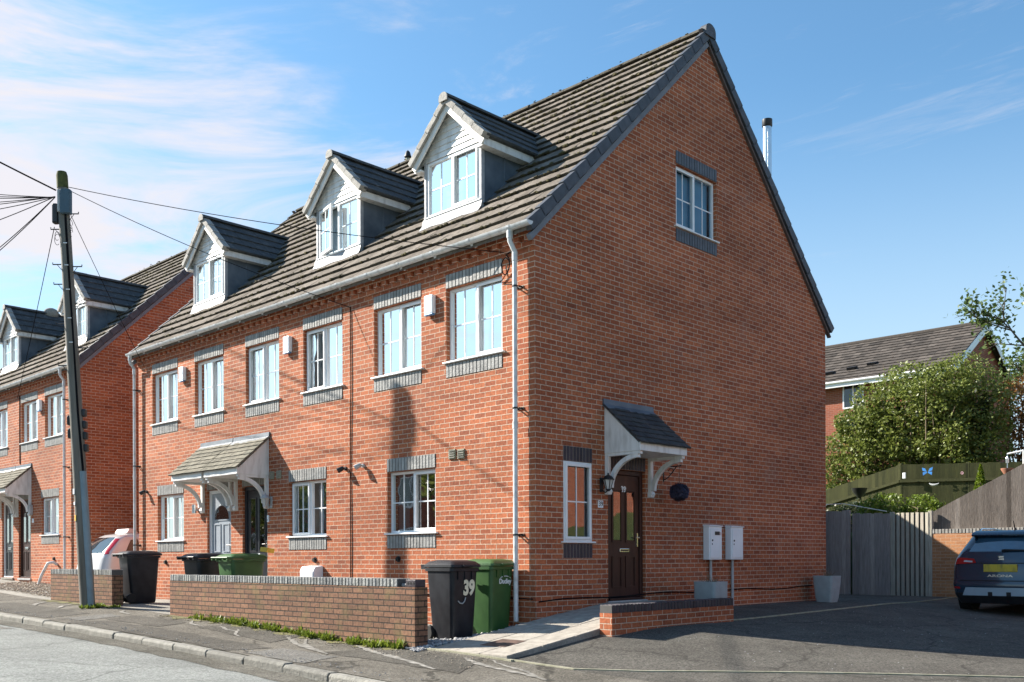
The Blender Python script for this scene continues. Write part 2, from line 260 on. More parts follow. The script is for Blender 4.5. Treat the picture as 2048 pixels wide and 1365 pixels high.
mat('car_glass_painted_sky', (.035, .085, .135), .05, .3, 2, spec=1.0, coat=1); mat('rubber', (.012, .012, .012), .7); mat('lamp_red', (.42, .010, .015), .15, .1, 5, coat=1)  # blue rear window glass: the sky's reflection is put into its base colour
mat('lamp_clear', (.6, .58, .6), .15, coat=1); mat('plate_yellow', (.62, .46, .04), .4, c2=(.30, .23, .05), scale=9, stretch=(1, 1, .3), lo=.46, hi=.62)
mat('skid_silver', (.42, .52, .60), .35, .05, 3, metal=.3); mat('sign_white', (.62, .50, .49), .5); mat('yellow_paper', (.70, .45, .05), .6)
mat('lamp_glass', (.5, .5, .48), .2, .1, 5); mat('drain', (.10, .06, .045), .7, .3, 12)

# ------------------------------------------------------------------ mesh helpers
class MB:
    def __init__(s, M=None): s.v = []; s.f = []; s.M = M
    def add(s, vs, fs):
        b = len(s.v)
        if s.M is not None: vs = [tuple(s.M @ Vector(p)) for p in vs]
        s.v += [tuple(p) for p in vs]; s.f += [tuple(b+i for i in f) for f in fs]; return s
    def quad(s, *p): return s.add(p, [tuple(range(len(p)))])
    def hexa(s, p):      # 8 corners: bottom ring 0-3, top ring 4-7
        return s.add(p, [(0, 3, 2, 1), (4, 5, 6, 7), (0, 1, 5, 4), (1, 2, 6, 5), (2, 3, 7, 6), (3, 0, 4, 7)])
    def box(s, x0, x1, y0, y1, z0, z1):
        return s.hexa([(x0, y0, z0), (x1, y0, z0), (x1, y1, z0), (x0, y1, z0), (x0, y0, z1), (x1, y0, z1), (x1, y1, z1), (x0, y1, z1)])
    def tbox(s, T, a0, a1, d0, d1, z0, z1):
        P = [(a0, d0, z0), (a1, d0, z0), (a1, d1, z0), (a0, d1, z0), (a0, d0, z1), (a1, d0, z1), (a1, d1, z1), (a0, d1, z1)]
        return s.hexa([T(*p) for p in P])
    def prism(s, prof, fn, t0, t1, caps=True):   # prof: 2-D points, fn(p, q, t) -> 3-D
        n = len(prof); vs = [fn(p, q, t0) for p, q in prof]+[fn(p, q, t1) for p, q in prof]
        fs = [(i, (i+1) % n, n+(i+1) % n, n+i) for i in range(n)]
        if caps: fs += [tuple(range(n))[::-1], tuple(range(n, 2*n))]
        return s.add(vs, fs)
    def tube(s, pts, r, n=8, cap=True):
        pts = [Vector(p) for p in pts]; rs = r if isinstance(r, (list, tuple)) else [r]*len(pts)
        vs = []; prev = None
        for i, p in enumerate(pts):
            d = (pts[min(i+1, len(pts)-1)]-pts[max(i-1, 0)]).normalized()
            if prev is None: a = d.orthogonal().normalized()
            else:
                a = prev-d*prev.dot(d); a = a.normalized() if a.length > 1e-6 else d.orthogonal().normalized()
            prev = a; b = d.cross(a)
            for k in range(n):
                t = 2*PI*k/n; vs.append(tuple(p+(a*math.cos(t)+b*math.sin(t))*rs[i]))
        fs = [(i*n+k, i*n+(k+1) % n, (i+1)*n+(k+1) % n, (i+1)*n+k) for i in range(len(pts)-1) for k in range(n)]
        if cap: fs += [tuple(range(n))[::-1], tuple(range((len(pts)-1)*n, len(pts)*n))]
        return s.add(vs, fs)
    def lathe(s, prof, c=(0, 0, 0), n=20, cap=True):
        vs = []; cx, cy, cz = c
        for r, z in prof:
            for k in range(n):
                t = 2*PI*k/n; vs.append((cx+r*math.cos(t), cy+r*math.sin(t), cz+z))
        fs = [(i*n+k, i*n+(k+1) % n, (i+1)*n+(k+1) % n, (i+1)*n+k) for i in range(len(prof)-1) for k in range(n)]
        if cap: fs += [tuple(range(n))[::-1], tuple(range((len(prof)-1)*n, len(prof)*n))]
        return s.add(vs, fs)
    def ball(s, c, r, n=10, m=7, sq=(1, 1, 1), jit=0):
        vs = []; fs = []
        for i in range(m+1):
            t = PI*i/m
            for k in range(n):
                p = 2*PI*k/n; j = 1+rnd.uniform(-jit, jit)
                vs.append((c[0]+r*sq[0]*math.sin(t)*math.cos(p)*j, c[1]+r*sq[1]*math.sin(t)*math.sin(p)*j, c[2]+r*sq[2]*math.cos(t)*j))
        fs = [(i*n+k, (i+1)*n+k, (i+1)*n+(k+1) % n, i*n+(k+1) % n) for i in range(m) for k in range(n)]
        return s.add(vs, fs)
    def build(s, name, m, parent=None, off=(0, 0, 0), smooth=False, bevel=0, recalc=True, loc=None):
        me = bpy.data.meshes.new(name)
        V = np.array(s.v, dtype=np.float64).reshape(-1, 3); O = np.array(off, dtype=np.float64)
        me.from_pydata((V-O).tolist(), [], s.f); me.update()
        if recalc:
            bm = bmesh.new(); bm.from_mesh(me); bmesh.ops.recalc_face_normals(bm, faces=bm.faces); bm.to_mesh(me); bm.free()
        uvbox(me, O)
        me.materials.append(MATS[m])
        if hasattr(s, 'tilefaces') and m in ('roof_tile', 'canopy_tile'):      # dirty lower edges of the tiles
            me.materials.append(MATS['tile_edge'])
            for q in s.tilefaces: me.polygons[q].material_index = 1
        if smooth:
            me.polygons.foreach_set('use_smooth', [True]*len(me.polygons))
            if hasattr(me, 'set_sharp_from_angle'): me.set_sharp_from_angle(angle=math.radians(40))
        o = bpy.data.objects.new(name, me); COL.objects.link(o)
        if parent is not None: o.parent = parent
        if loc is not None: o.location = loc
        if bevel:
            b = o.modifiers.new('bevel', 'BEVEL'); b.width = bevel; b.segments = 2; b.limit_method = 'ANGLE'; b.angle_limit = math.radians(40)
        return o
def uvbox(me, O):
    uv = me.uv_layers.new(name='UVMap'); n = len(me.loops)
    co = np.empty(len(me.vertices)*3); me.vertices.foreach_get('co', co); co = co.reshape(-1, 3)+O
    vi = np.empty(n, dtype=np.int32); me.loops.foreach_get('vertex_index', vi)
    nr = np.empty(len(me.polygons)*3); me.polygons.foreach_get('normal', nr); nr = np.abs(nr.reshape(-1, 3))
    tot = np.empty(len(me.polygons), dtype=np.int32); me.polygons.foreach_get('loop_total', tot)
    ax = np.repeat(np.argmax(nr+np.array([.001, 0, .002]), axis=1), tot); p = co[vi]
    U = np.where(ax == 0, p[:, 1], p[:, 0]); Vv = np.where(ax == 2, p[:, 1], p[:, 2])
    uv.data.foreach_set('uv', np.stack([U, Vv], 1).ravel())
def tag(o, label=None, cat=None, group=None, kind=None):
    for k, v in (('label', label), ('category', cat), ('group', group), ('kind', kind)):
        if v: o[k] = v
    return o
def empty(name, loc, label, cat, group=None, rz=0):
    o = bpy.data.objects.new(name, None); COL.objects.link(o); o.location = loc; o.rotation_euler = (0, 0, rz); o.empty_display_size = .2
    return tag(o, label, cat, group)
def copy_tree(o, parent=None):
    c = o.copy(); COL.objects.link(c)
    if parent is not None: c.parent = parent
    for ch in list(o.children): copy_tree(ch, c)
    return c
def text(body, size, name, m, M, parent=None, ext=.003, offset=0, align='CENTER', sx=1):
    cu = bpy.data.curves.new(name, 'FONT'); cu.body = body; cu.size = size; cu.extrude = ext; cu.align_x = align; cu.align_y = 'CENTER'; cu.offset = offset
    t = bpy.data.objects.new(name, cu); COL.objects.link(t)
    dg = bpy.context.evaluated_depsgraph_get(); me = bpy.data.meshes.new_from_object(t.evaluated_get(dg))
    bpy.data.objects.remove(t); me.transform(M @ Matrix.Diagonal((sx, 1, 1, 1))); me.materials.clear(); me.materials.append(MATS[m])
    o = bpy.data.objects.new(name, me); COL.objects.link(o)
    if parent is not None: o.parent = parent
    return o
def TF(a, d, z): return (d, a, z)        # on a street front: a runs along +Y, d goes into the house (+X)
def TG(a, d, z): return (a, d, z)        # on a gable: a runs along +X, d goes into the house (+Y)

# ------------------------------------------------------------------ ground height
GP = [(0, 0, 0), (0, 4, 0), (0, 8, .02), (0, 12.4, .05), (0, 15.85, .2), (0, 20, .32), (0, 28, .5), (8, 14, .15),
      (-2, -4, -.36), (-2, -1.6, -.28), (-2, .16, -.23), (-2, 3.5, -.14), (-2, 6.74, -.05), (-2, 9, .035), (-2, 12, .06), (-2, 16, .18), (-2, 22, .36), (-2, 28, .5),
      (-3.9, -12, -.55), (-3.9, -6, -.45), (-3.9, -1.3, -.345), (-3.9, 2.9, -.205), (-3.9, 9.6, -.065), (-3.9, 14, .06), (-3.9, 20, .25), (-3.9, 28, .45),
      (-.3, -1.6, -.09), (-1.0, .65, -.205), (-.32, .63, -.17), (2.57, -1.6, -.03), (5.7, -1.48, 0), (8.6, 0, .045), (8.6, -1.3, .02), (12.9, -.7, .0), (12.9, 2, 0), (9, -3.2, -.155), (12.5, -4, -.15),
      (4, -5, -.24), (0, -6, -.36), (6, -9, -.36), (12, -9, -.32), (2, -12, -.5), (-10.5, -12, -.6), (-10.5, 0, -.4), (-10.5, 12, -.05), (-10.5, 28, .4), (13, -14, -.4), (-1, 40, .7), (-11, 40, .6), (10, 30, .5)]
_P = np.array(GP); _n = len(_P)
def _phi(r): return np.where(r < 1e-9, 0, r*r*np.log(r+1e-12))
_d = np.sqrt(((_P[:, None, :2]-_P[None, :, :2])**2).sum(2)); _A = np.zeros((_n+3, _n+3)); _A[:_n, :_n] = _phi(_d)+np.eye(_n)*.02
_A[:_n, _n] = 1; _A[:_n, _n+1:] = _P[:, :2]; _A[_n, :_n] = 1; _A[_n+1:, :_n] = _P[:, :2].T
_C = np.linalg.solve(_A, np.concatenate([_P[:, 2], [0, 0, 0]]))
def H(x, y):
    x = min(max(x, -12), 14); y = min(max(y, -14), 40)
    r = np.sqrt((_P[:, 0]-x)**2+(_P[:, 1]-y)**2); return float(_phi(r) @ _C[:_n]+_C[_n]+_C[_n+1]*x+_C[_n+2]*y)
def sheet(name, m, xs, ys, zf, kind='structure', label=None, cat=None):
    mb = MB(); nx, ny = len(xs), len(ys)
    mb.v = [(x, y, zf(x, y)) for x in xs for y in ys]
    mb.f = [(i*ny+j, (i+1)*ny+j, (i+1)*ny+j+1, i*ny+j+1) for i in range(nx-1) for j in range(ny-1)]
    o = mb.build(name, m, recalc=False); o.data.polygons.foreach_set('use_smooth', [True]*len(o.data.polygons)); return tag(o, label, cat, kind=kind)
def lin(a, b, s): n = max(2, int(abs(b-a)/s)+1); return [a+(b-a)*i/(n-1) for i in range(n)]
KX = -3.9
def road_h(x, y): return H(KX, y)-.095+.022*(KX-x if x > -7.2 else (KX+7.2)-(-7.2-x))
def base_h(x, y):
    if x < KX+.15: return min(H(x, y), road_h(max(x, -10.5), y))-.25
    return H(x, y)-.08
far = [-300, -120, -50, -20]
sheet('ground', 'grass', far+lin(-12, 14, .65)+[20, 40, 90, 300], far+lin(-14, 40, .9)+[70, 140, 300], base_h)
sheet('road', 'road_tarmac', lin(-10.4, KX+.02, .5), lin(-14, 60, .5), road_h)
sheet('pavement', 'tarmac', [-3.78, -3.4, -3.0, -2.5, -2.0], lin(-14, 60, .4), lambda x, y: H(x, y))
sheet('far_pavement', 'tarmac', [-13.5, -12, -10.4], lin(-14, 60, 1), lambda x, y: H(-10.4, y)+.05)
sheet('driveway', 'drive_tarmac', lin(-2.0, 12.95, .4), lin(-14, .1, .4), lambda x, y: H(x, y))
sheet('back_path', 'drive_tarmac', lin(8.5, 12.95, .6), lin(.1, 14, .6), lambda x, y: H(x, y))
sheet('forecourt', 'concrete', lin(-2.0, .05, .3), lin(.1, 40, .4), lambda x, y: H(x, y))
sheet('side_drive', 'concrete', lin(.05, 10, .6), lin(12.3, 16, .4), lambda x, y: H(x, y))
def strip(name, m, pts, w, h0, h1, kind='structure', seg=.25, jit=0):
    """a low bar that follows the ground along a polyline"""
    mb = MB(); P = []
    for a, b in zip(pts[:-1], pts[1:]):
        L = math.hypot(b[0]-a[0], b[1]-a[1]); n = max(1, int(L/seg))
        P += [(a[0]+(b[0]-a[0])*i/n, a[1]+(b[1]-a[1])*i/n) for i in range(n)]
    P.append(pts[-1]); ring = []
    for i, p in enumerate(P):
        q0 = P[max(i-1, 0)]; q1 = P[min(i+1, len(P)-1)]; d = Vector((q1[0]-q0[0], q1[1]-q0[1])).normalized(); nrm = Vector((-d.y, d.x))*(w/2); z = H(*p); j = rnd.uniform(-jit, jit)
        ring.append([(p[0]+nrm.x, p[1]+nrm.y, z+h0), (p[0]-nrm.x, p[1]-nrm.y, z+h0), (p[0]-nrm.x, p[1]-nrm.y, z+h1+j), (p[0]+nrm.x, p[1]+nrm.y, z+h1+j)])
    vs = [q for r in ring for q in r]; fs = [(4*i+k, 4*i+(k+1) % 4, 4*i+4+(k+1) % 4, 4*i+4+k) for i in range(len(ring)-1) for k in range(4)]
    mb.add(vs, fs+[(0, 1, 2, 3), tuple(len(vs)-4+k for k in range(4))]); return tag(mb.build(name, m), kind=kind)
strip('concrete_edging', 'edging', [(-1.97, .12), (-1.96, -2.4), (-1.6, -3.1), (-.92, -3.96), (.85, -6.07), (3.4, -9.2)], .05, -.1, .012)
strip('drive_edging', 'edging', [(2.6, -1.5), (5.68, -1.48), (9, -1.35), (12.9, -1.0)], .05, -.1, .015)
strip('path_edging', 'edging', [(-2.0, .14), (-2.0, -1.5)], .07, -.1, .018)
# kerb stones
mb = MB(); y = -14.0
while y < 45:
    L = .9+rnd.uniform(-.03, .03); y1 = y+L-.022; dx = rnd.uniform(-.012, .012); dz = rnd.uniform(-.012, .008)
    z0 = H(KX, y)+dz; z1 = H(KX, y1)+dz; a, b = KX-.01+dx, KX+.135+dx; k = .025
    vs = []
    for yy, zt in ((y, z0), (y1, z1)): vs += [(a, yy, zt-.3), (b, yy, zt-.3), (b, yy, zt+.004), (a+k, yy, zt+.004), (a, yy, zt-k)]
    mb.add(vs, [(0, 1, 2, 3, 4), (9, 8, 7, 6, 5)]+[(i, (i+1) % 5, 5+(i+1) % 5, 5+i) for i in range(5)]); y += L
tag(mb.build('kerb', 'kerb_stone', bevel=.008), kind='structure')
def patch(name, m, pts, h, fn, cell=.22):
    """thin patch of another surface laid on the ground: 4-sided, subdivided"""
    a, b, c, d = [Vector(p) for p in pts]; n = max(2, int(max((b-a).length, (c-d).length)/cell)); k = max(2, int(max((d-a).length, (c-b).length)/cell))
    mb = MB()
    for i in range(n+1):
        for j in range(k+1):
            s, t = i/n, j/k; p = (a*(1-s)+b*s)*(1-t)+(d*(1-s)+c*s)*t; w = .035 if (i in (0, n) or j in (0, k)) else 0
            x, y = p.x+rnd.uniform(-w, w), p.y+rnd.uniform(-w, w); mb.v.append((x, y, fn(x, y)+h))
    mb.f = [(i*(k+1)+j, (i+1)*(k+1)+j, (i+1)*(k+1)+j+1, i*(k+1)+j+1) for i in range(n) for j in range(k)]
    o = mb.build(name, m, recalc=False); return tag(o, kind='structure')
for q, m in (([(-3.76, 1.9), (-3.2, 1.7), (-3.2, 6.8), (-3.76, 7)], 'patch_dark'), ([(-2.9, 2.2), (-2.1, 2.6), (-2.1, 4.6), (-2.75, 4.5)], 'patch_dark'), ([(-2.95, -1.6), (-2.2, -1.2), (-2.15, .7), (-3.0, .9)], 'patch_dark'),
             ([(-3.1, 5.1), (-2.5, 5.3), (-2.45, 7.2), (-3.1, 7.1)], 'patch_dark'), ([(-3.7, 8.0), (-2.9, 8.1), (-2.8, 12), (-3.7, 12)], 'patch_dark'), ([(-3.7, .2), (-3.1, .4), (-3.1, 1.6), (-3.7, 1.5)], 'patch_pale'), ([(-3.5, 7.1), (-2.7, 7.2), (-2.7, 7.75), (-3.5, 7.7)], 'patch_pale')):
    patch('pavement_patch', m, q, .005, H)
def streak(a, b, w):
    a, b = Vector(a), Vector(b); n = 26; mb = MB(); d = (b-a).normalized(); p = Vector((-d.y, d.x))
    for i in range(n+1):
        t = i/n; c = a.lerp(b, t)+p*(.05*math.sin(t*5+a.x*7)+rnd.uniform(-.012, .012)); q = w*(.25+.75*math.sin(PI*min(1, t*.9+.08)))*rnd.uniform(.6, 1.2)
        for k in (-1, 0, 1): x, y = c.x+p.x*q*k, c.y+p.y*q*k; mb.v.append((x, y, H(x, y)+.009))
    mb.f = [(3*i+k, 3*i+3+k, 3*i+4+k, 3*i+1+k) for i in range(n) for k in (0, 1)]; tag(mb.build('worn_marking', 'worn_line', recalc=False), kind='structure')
for a, b, w in (((-2.25, 1.15), (-3.0, -1.2), .055), ((-2.2, -.9), (-2.68, -2.6), .05), ((-2.08, -1.3), (-2.64, -2.5), .03), ((-2.32, 2.75), (-3.1, .7), .05), ((-2.36, 2.25), (-3.0, .9), .035), ((-2.5, 3.85), (-2.88, 3.0), .03), ((-2.5, 4.4), (-2.56, 3.6), .035), ((-2.35, 5.5), (-2.7, 4.5), .03), ((-2.3, 8.1), (-2.55, 7.4), .05), ((-2.3, 10.4), (-2.9, 9.7), .05), ((-2.4, 11.6), (-2.9, 10.8), .06)): streak(a, b, w)
patch('gutter_silt', 'gutter_dirt', [(KX-.42, -12), (KX-.02, -12), (KX-.02, 40), (KX-.5, 40)], .005, road_h, .35)
patch('road_patch', 'patch_pale', [(KX-1.3, 7.2), (KX-.55, 7.3), (KX-.55, 10.5), (KX-1.25, 10.3)], .005, road_h, .3)

# ------------------------------------------------------------------ houses
TH = math.atan(.975); CS, SN = math.cos(TH), math.sin(TH)
XR, DEP = 4.33, 8.66            # ridge line, depth of the house
XE, ZE = -.17, 5.58             # front eave on the roof plane
def roofz(x): return ZE+.975*(x-XE)
LS = (XR-XE)/CS; ROWS = 18; GA = LS/ROWS
class Ctx: pass
def wall_strips(mb, T, brk, zlo, top, ops, d=0):
    brk = sorted(set(brk))
    for a, b in zip(brk[:-1], brk[1:]):
        m = (a+b)/2; z = zlo; hs = sorted([o for o in ops if o[0] < m < o[1]], key=lambda o: o[2])
        for o in hs:
            if o[2] > z: mb.quad(T(a, d, z), T(b, d, z), T(b, d, o[2]), T(a, d, o[2]))
            z = o[3]
        mb.quad(T(a, d, z), T(b, d, z), T(b, d, top(b)), T(a, d, top(a)))
    for a0, a1, z0, z1 in ops:
        D = d+.16
        mb.quad(T(a0, d, z0), T(a0, D, z0), T(a0, D, z1), T(a0, d, z1)); mb.quad(T(a1, d, z0), T(a1, D, z0), T(a1, D, z1), T(a1, d, z1))
        mb.quad(T(a0, d, z0), T(a1, d, z0), T(a1, D, z0), T(a0, D, z0)); mb.quad(T(a0, d, z1), T(a1, d, z1), T(a1, D, z1), T(a0, D, z1))
def soldier(c, T, a0, a1, z0, z1, kind, name):
    cols = {'pale': ('soldier', 'soldier_joint'), 'dark': ('soldier_dark', 'soldier_joint_light'), 'blue': ('soldier_blue', 'soldier_joint')}[kind]
    n = round((a1-a0)/.0755); w = (a1-a0)/n; mb = MB(); jb = MB()
    for i in range(n):
        j = rnd.uniform(-.0015, .0015); mb.tbox(T, a0+i*w+.0075, a0+(i+1)*w-.0075, -.010+j, .02, z0+.004, z1-.004)
    o = mb.build(name, cols[0], c.root, c.off, bevel=.003); jb.tbox(T, a0, a1, -.003, .015, z0, z1); jb.build('mortar', cols[1], o, c.off); return o
def curtain(mb, T, a0, a1, d, z0, z1, kind):
    n = max(8, int((a1-a0)/.02)); vs = []
    ph = rnd.uniform(0, 6)
    for i in range(n+1):
        a = a0+(a1-a0)*i/n; w = 0 if kind.startswith('blind') else .006*math.sin(i*1.15+ph)+.006*math.sin(i*.37)
        vs += [T(a, d+w, z0), T(a, d+w, z1)]
    mb.add(vs, [(2*i, 2*i+2, 2*i+3, 2*i+1) for i in range(n)])
def window(c, T, a0, a1, z0, z1, parent=None, flat=False, sash='hi', cur=('blind', 1.0), d0=.075, single=False, open_=False, glass='glass', sill=True, off=None):
    """white two-light casement with glazing bars; flat: every piece hangs from `parent` itself"""
    off = off or c.off; par = parent or c.root; b = .042; de = .07; fr = MB(); sa = MB(); ba = MB(); gl = MB(); am = (a0+a1)/2
    def border(mb, p0, p1, q0, q1, w, d, e):
        mb.tbox(T, p0, p0+w, d, e, q0, q1); mb.tbox(T, p1-w, p1, d, e, q0, q1); mb.tbox(T, p0+w, p1-w, d, e, q0, q0+w); mb.tbox(T, p0+w, p1-w, d, e, q1-w, q1)
    border(fr, a0, a1, z0, z1, b, d0, d0+de)
    if single: lights = [(a0+b, a1-b, True)]
    else:
        fr.tbox(T, am-.03, am+.03, d0+.002, d0+de, z0+b, z1-b)
        lights = [(a0+b, am-.03, sash == 'lo'), (am+.03, a1-b, sash == 'hi')]
    if not sill: pass
    elif True:
        pass
    f = fr.build('window_frame' if flat else 'window', 'upvc', par, off, bevel=.006); sub = par if flat else f
    for p0, p1, isS in lights:
        q0, q1 = z0+b, z1-b; TT = T
        if isS and open_:      # casement swung outwards on its outer edge
            ang = math.radians(13); A = p1 if sash == 'hi' else p0; sg = 1 if sash == 'hi' else -1
            def TT(a, d, z, A=A, sg=sg, ang=ang):
                r = (A-a)*sg; dd = d-d0; return T(A-sg*(r*math.cos(ang)+dd*math.sin(ang)*-1), d0-r*math.sin(ang)+dd*math.cos(ang), z)
        if isS:
            e0, e1, g0, g1 = p0-.012, p1+.012, q0-.012, q1+.012
            border(sa, e0, e1, g0, g1, .042, d0-.022, d0-.0005) if not open_ else [sa.tbox(TT, *x) for x in ((e0, e0+.055, d0-.022, d0+.03, g0, g1), (e1-.055, e1, d0-.022, d0+.03, g0, g1), (e0+.055, e1-.055, d0-.022, d0+.03, g0, g0+.055), (e0+.055, e1-.055, d0-.022, d0+.03, g1-.055, g1))]
            p0 += .028; p1 -= .028; q0 += .028; q1 -= .028
        dg = d0+.035 if not (isS and open_) else d0
        gl.quad(TT(p0, dg, q0), TT(p1, dg, q0), TT(p1, dg, q1), TT(p0, dg, q1)); m = (p0+p1)/2; zm = (q0+q1)/2
        ba.tbox(TT, m-.010, m+.010, dg-.008, dg-.002, q0, q1); ba.tbox(TT, p0, m-.0105, dg-.0085, dg-.002, zm-.010, zm+.010); ba.tbox(TT, m+.0105, p1, dg-.0085, dg-.002, zm-.010, zm+.010)
    sa.build('sash', 'upvc', sub, off, bevel=.006); ba.build('glazing_bar', 'upvc', sub, off); gl.build('pane', glass, sub, off, recalc=False)
    if sill:
        s = MB(); s.tbox(T, a0-.06, a1+.045, -.045, d0, z0-.022, z0+.002); s.build('sill', 'upvc', sub, off, bevel=.006)
    kind, amt = cur
    if kind != 'none':
        cm = MB(); zc = z1-(z1-z0)*amt
        if kind == 'pair':
            w = (a1-a0)*amt/2; curtain(cm, T, a0+.03, a0+.03+w, d0+.13, z0+.02, z1-.02, 'net'); curtain(cm, T, a1-.03-w, a1-.03, d0+.13, z0+.02, z1-.02, 'net')
        elif kind == 'edge': curtain(cm, T, a1-.30, a1-.03, d0+.15, z0+.02, z1-.02, 'net')
        else: curtain(cm, T, a0+.03, a1-.03, d0+.13, zc+.01, z1-.02, kind)
        cm.build('blind' if kind == 'blind' else 'curtain', {'blind': 'blind', 'blind_painted_sky': 'blind_painted_sky', 'net': 'net', 'pair': 'net_green', 'green': 'net_green', 'edge': 'net_green'}[kind], sub, off, recalc=False)
    rm = MB(); D = d0+.9; e = .012
    P = lambda a, d, z: T(a, d, z)
    x0, x1 = a0+e, a1-e; y0, y1 = z0+e, z1-e; d1 = d0+de+.002
    rm.quad(P(x0, D, y0), P(x1, D, y0), P(x1, D, y1), P(x0, D, y1)); rm.quad(P(x0, d1, y0), P(x0, D, y0), P(x0, D, y1), P(x0, d1, y1)); rm.quad(P(x1, d1, y0), P(x1, D, y0), P(x1, D, y1), P(x1, d1, y1))
    rm.quad(P(x0, d1, y0), P(x1, d1, y0), P(x1, D, y0), P(x0, D, y0)); rm.quad(P(x0, d1, y1), P(x1, d1, y1), P(x1, D, y1), P(x0, D, y1))
    rm.build('room', 'room_dark', sub, off, recalc=False); return f
def tile_rows(mb, P, u0, u1, rows, ga, tw, th=.03, s0=0, jit=.004, skip=None):
    """lapped tiles; P(u, s, n) -> 3-D point on a slope"""
    n = max(1, round((u1-u0)/tw)); w = (u1-u0)/n
    for r in range(rows):
        sh = (r % 2)*w*.5 if tw < .25 else 0
        a = s0+r*ga-.035; b = s0+(r+1)*ga
        if not hasattr(mb, 'tilefaces'): mb.tilefaces = []
        for i in range(n+(1 if sh else 0)):
            p, q = max(u0, u0+i*w-sh), min(u1, u0+(i+1)*w-sh)
            if q-p < .02 or (skip and skip((p+q)/2, (a+b)/2)): continue
            j = rnd.uniform(-jit, jit); k = rnd.uniform(-jit, jit); g = .003
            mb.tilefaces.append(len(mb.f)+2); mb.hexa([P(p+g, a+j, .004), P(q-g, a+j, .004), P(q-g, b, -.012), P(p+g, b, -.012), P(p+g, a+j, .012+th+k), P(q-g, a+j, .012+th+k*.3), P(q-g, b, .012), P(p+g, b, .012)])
def moss_bits(c, name, P, u0, u1, rows, ga, num, parent, zone=None):
    mb = MB()
    for _ in range(num):
        r = int((rnd.random()**.7)*rows); u = rnd.uniform(u0, u1); s = r*ga-.035+rnd.uniform(-.012, .03)
        if zone and not zone(u, s): continue
        q = rnd.uniform(.012, .038); mb.ball(P(u, s, .048), q, 5, 4, (.9, 1.5, .6), .3)
    if mb.v: tag(mb.build(name, 'moss', parent, c.off, smooth=True), kind='stuff')
def verge(c, y, out, parent=None, mA='verge_dark'):
    """cloaked verge down both slopes of a gable; out = -1 faces -Y"""
    mb = MB(); u = MB(); v = MB(); ya, yb = (y+out*.085, y-out*.02)
    for side in (0, 1):
        def P(yy, s, n):
            x = XE+CS*s-SN*n; z = ZE+SN*s+CS*n
            return (x if side == 0 else 2*XR-x, yy, z)
        for r in range(ROWS):
            a, b = r*GA-.03, (r+1)*GA-.004
            mb.hexa([P(ya, a, -.095), P(yb, a, -.095), P(yb, b, -.112), P(ya, b, -.112), P(ya, a, .066), P(yb, a, .066), P(yb, b, .040), P(ya, b, .040)])
        w = (u if side == 0 else v); w.hexa([P(y+out*.05, -.1, -.20 if side == 0 else -.16), P(y-out*.02, -.1, -.20 if side == 0 else -.16), P(y-out*.02, LS+(.15 if side == 0 else .12), -.20 if side == 0 else -.16), P(y+out*.05, LS+(.15 if side == 0 else .12), -.20 if side == 0 else -.16), P(y+out*.05, -.1, -.12), P(y-out*.02, -.1, -.12), P(y-out*.02, LS+.1, -.12), P(y+out*.05, LS+.1, -.12)])
    o = mb.build('verge', mA, c.root, c.off, bevel=.006); u.build('undercloak', 'cloak_grey', o, c.off); v.build('undercloak', 'undercloak', o, c.off)
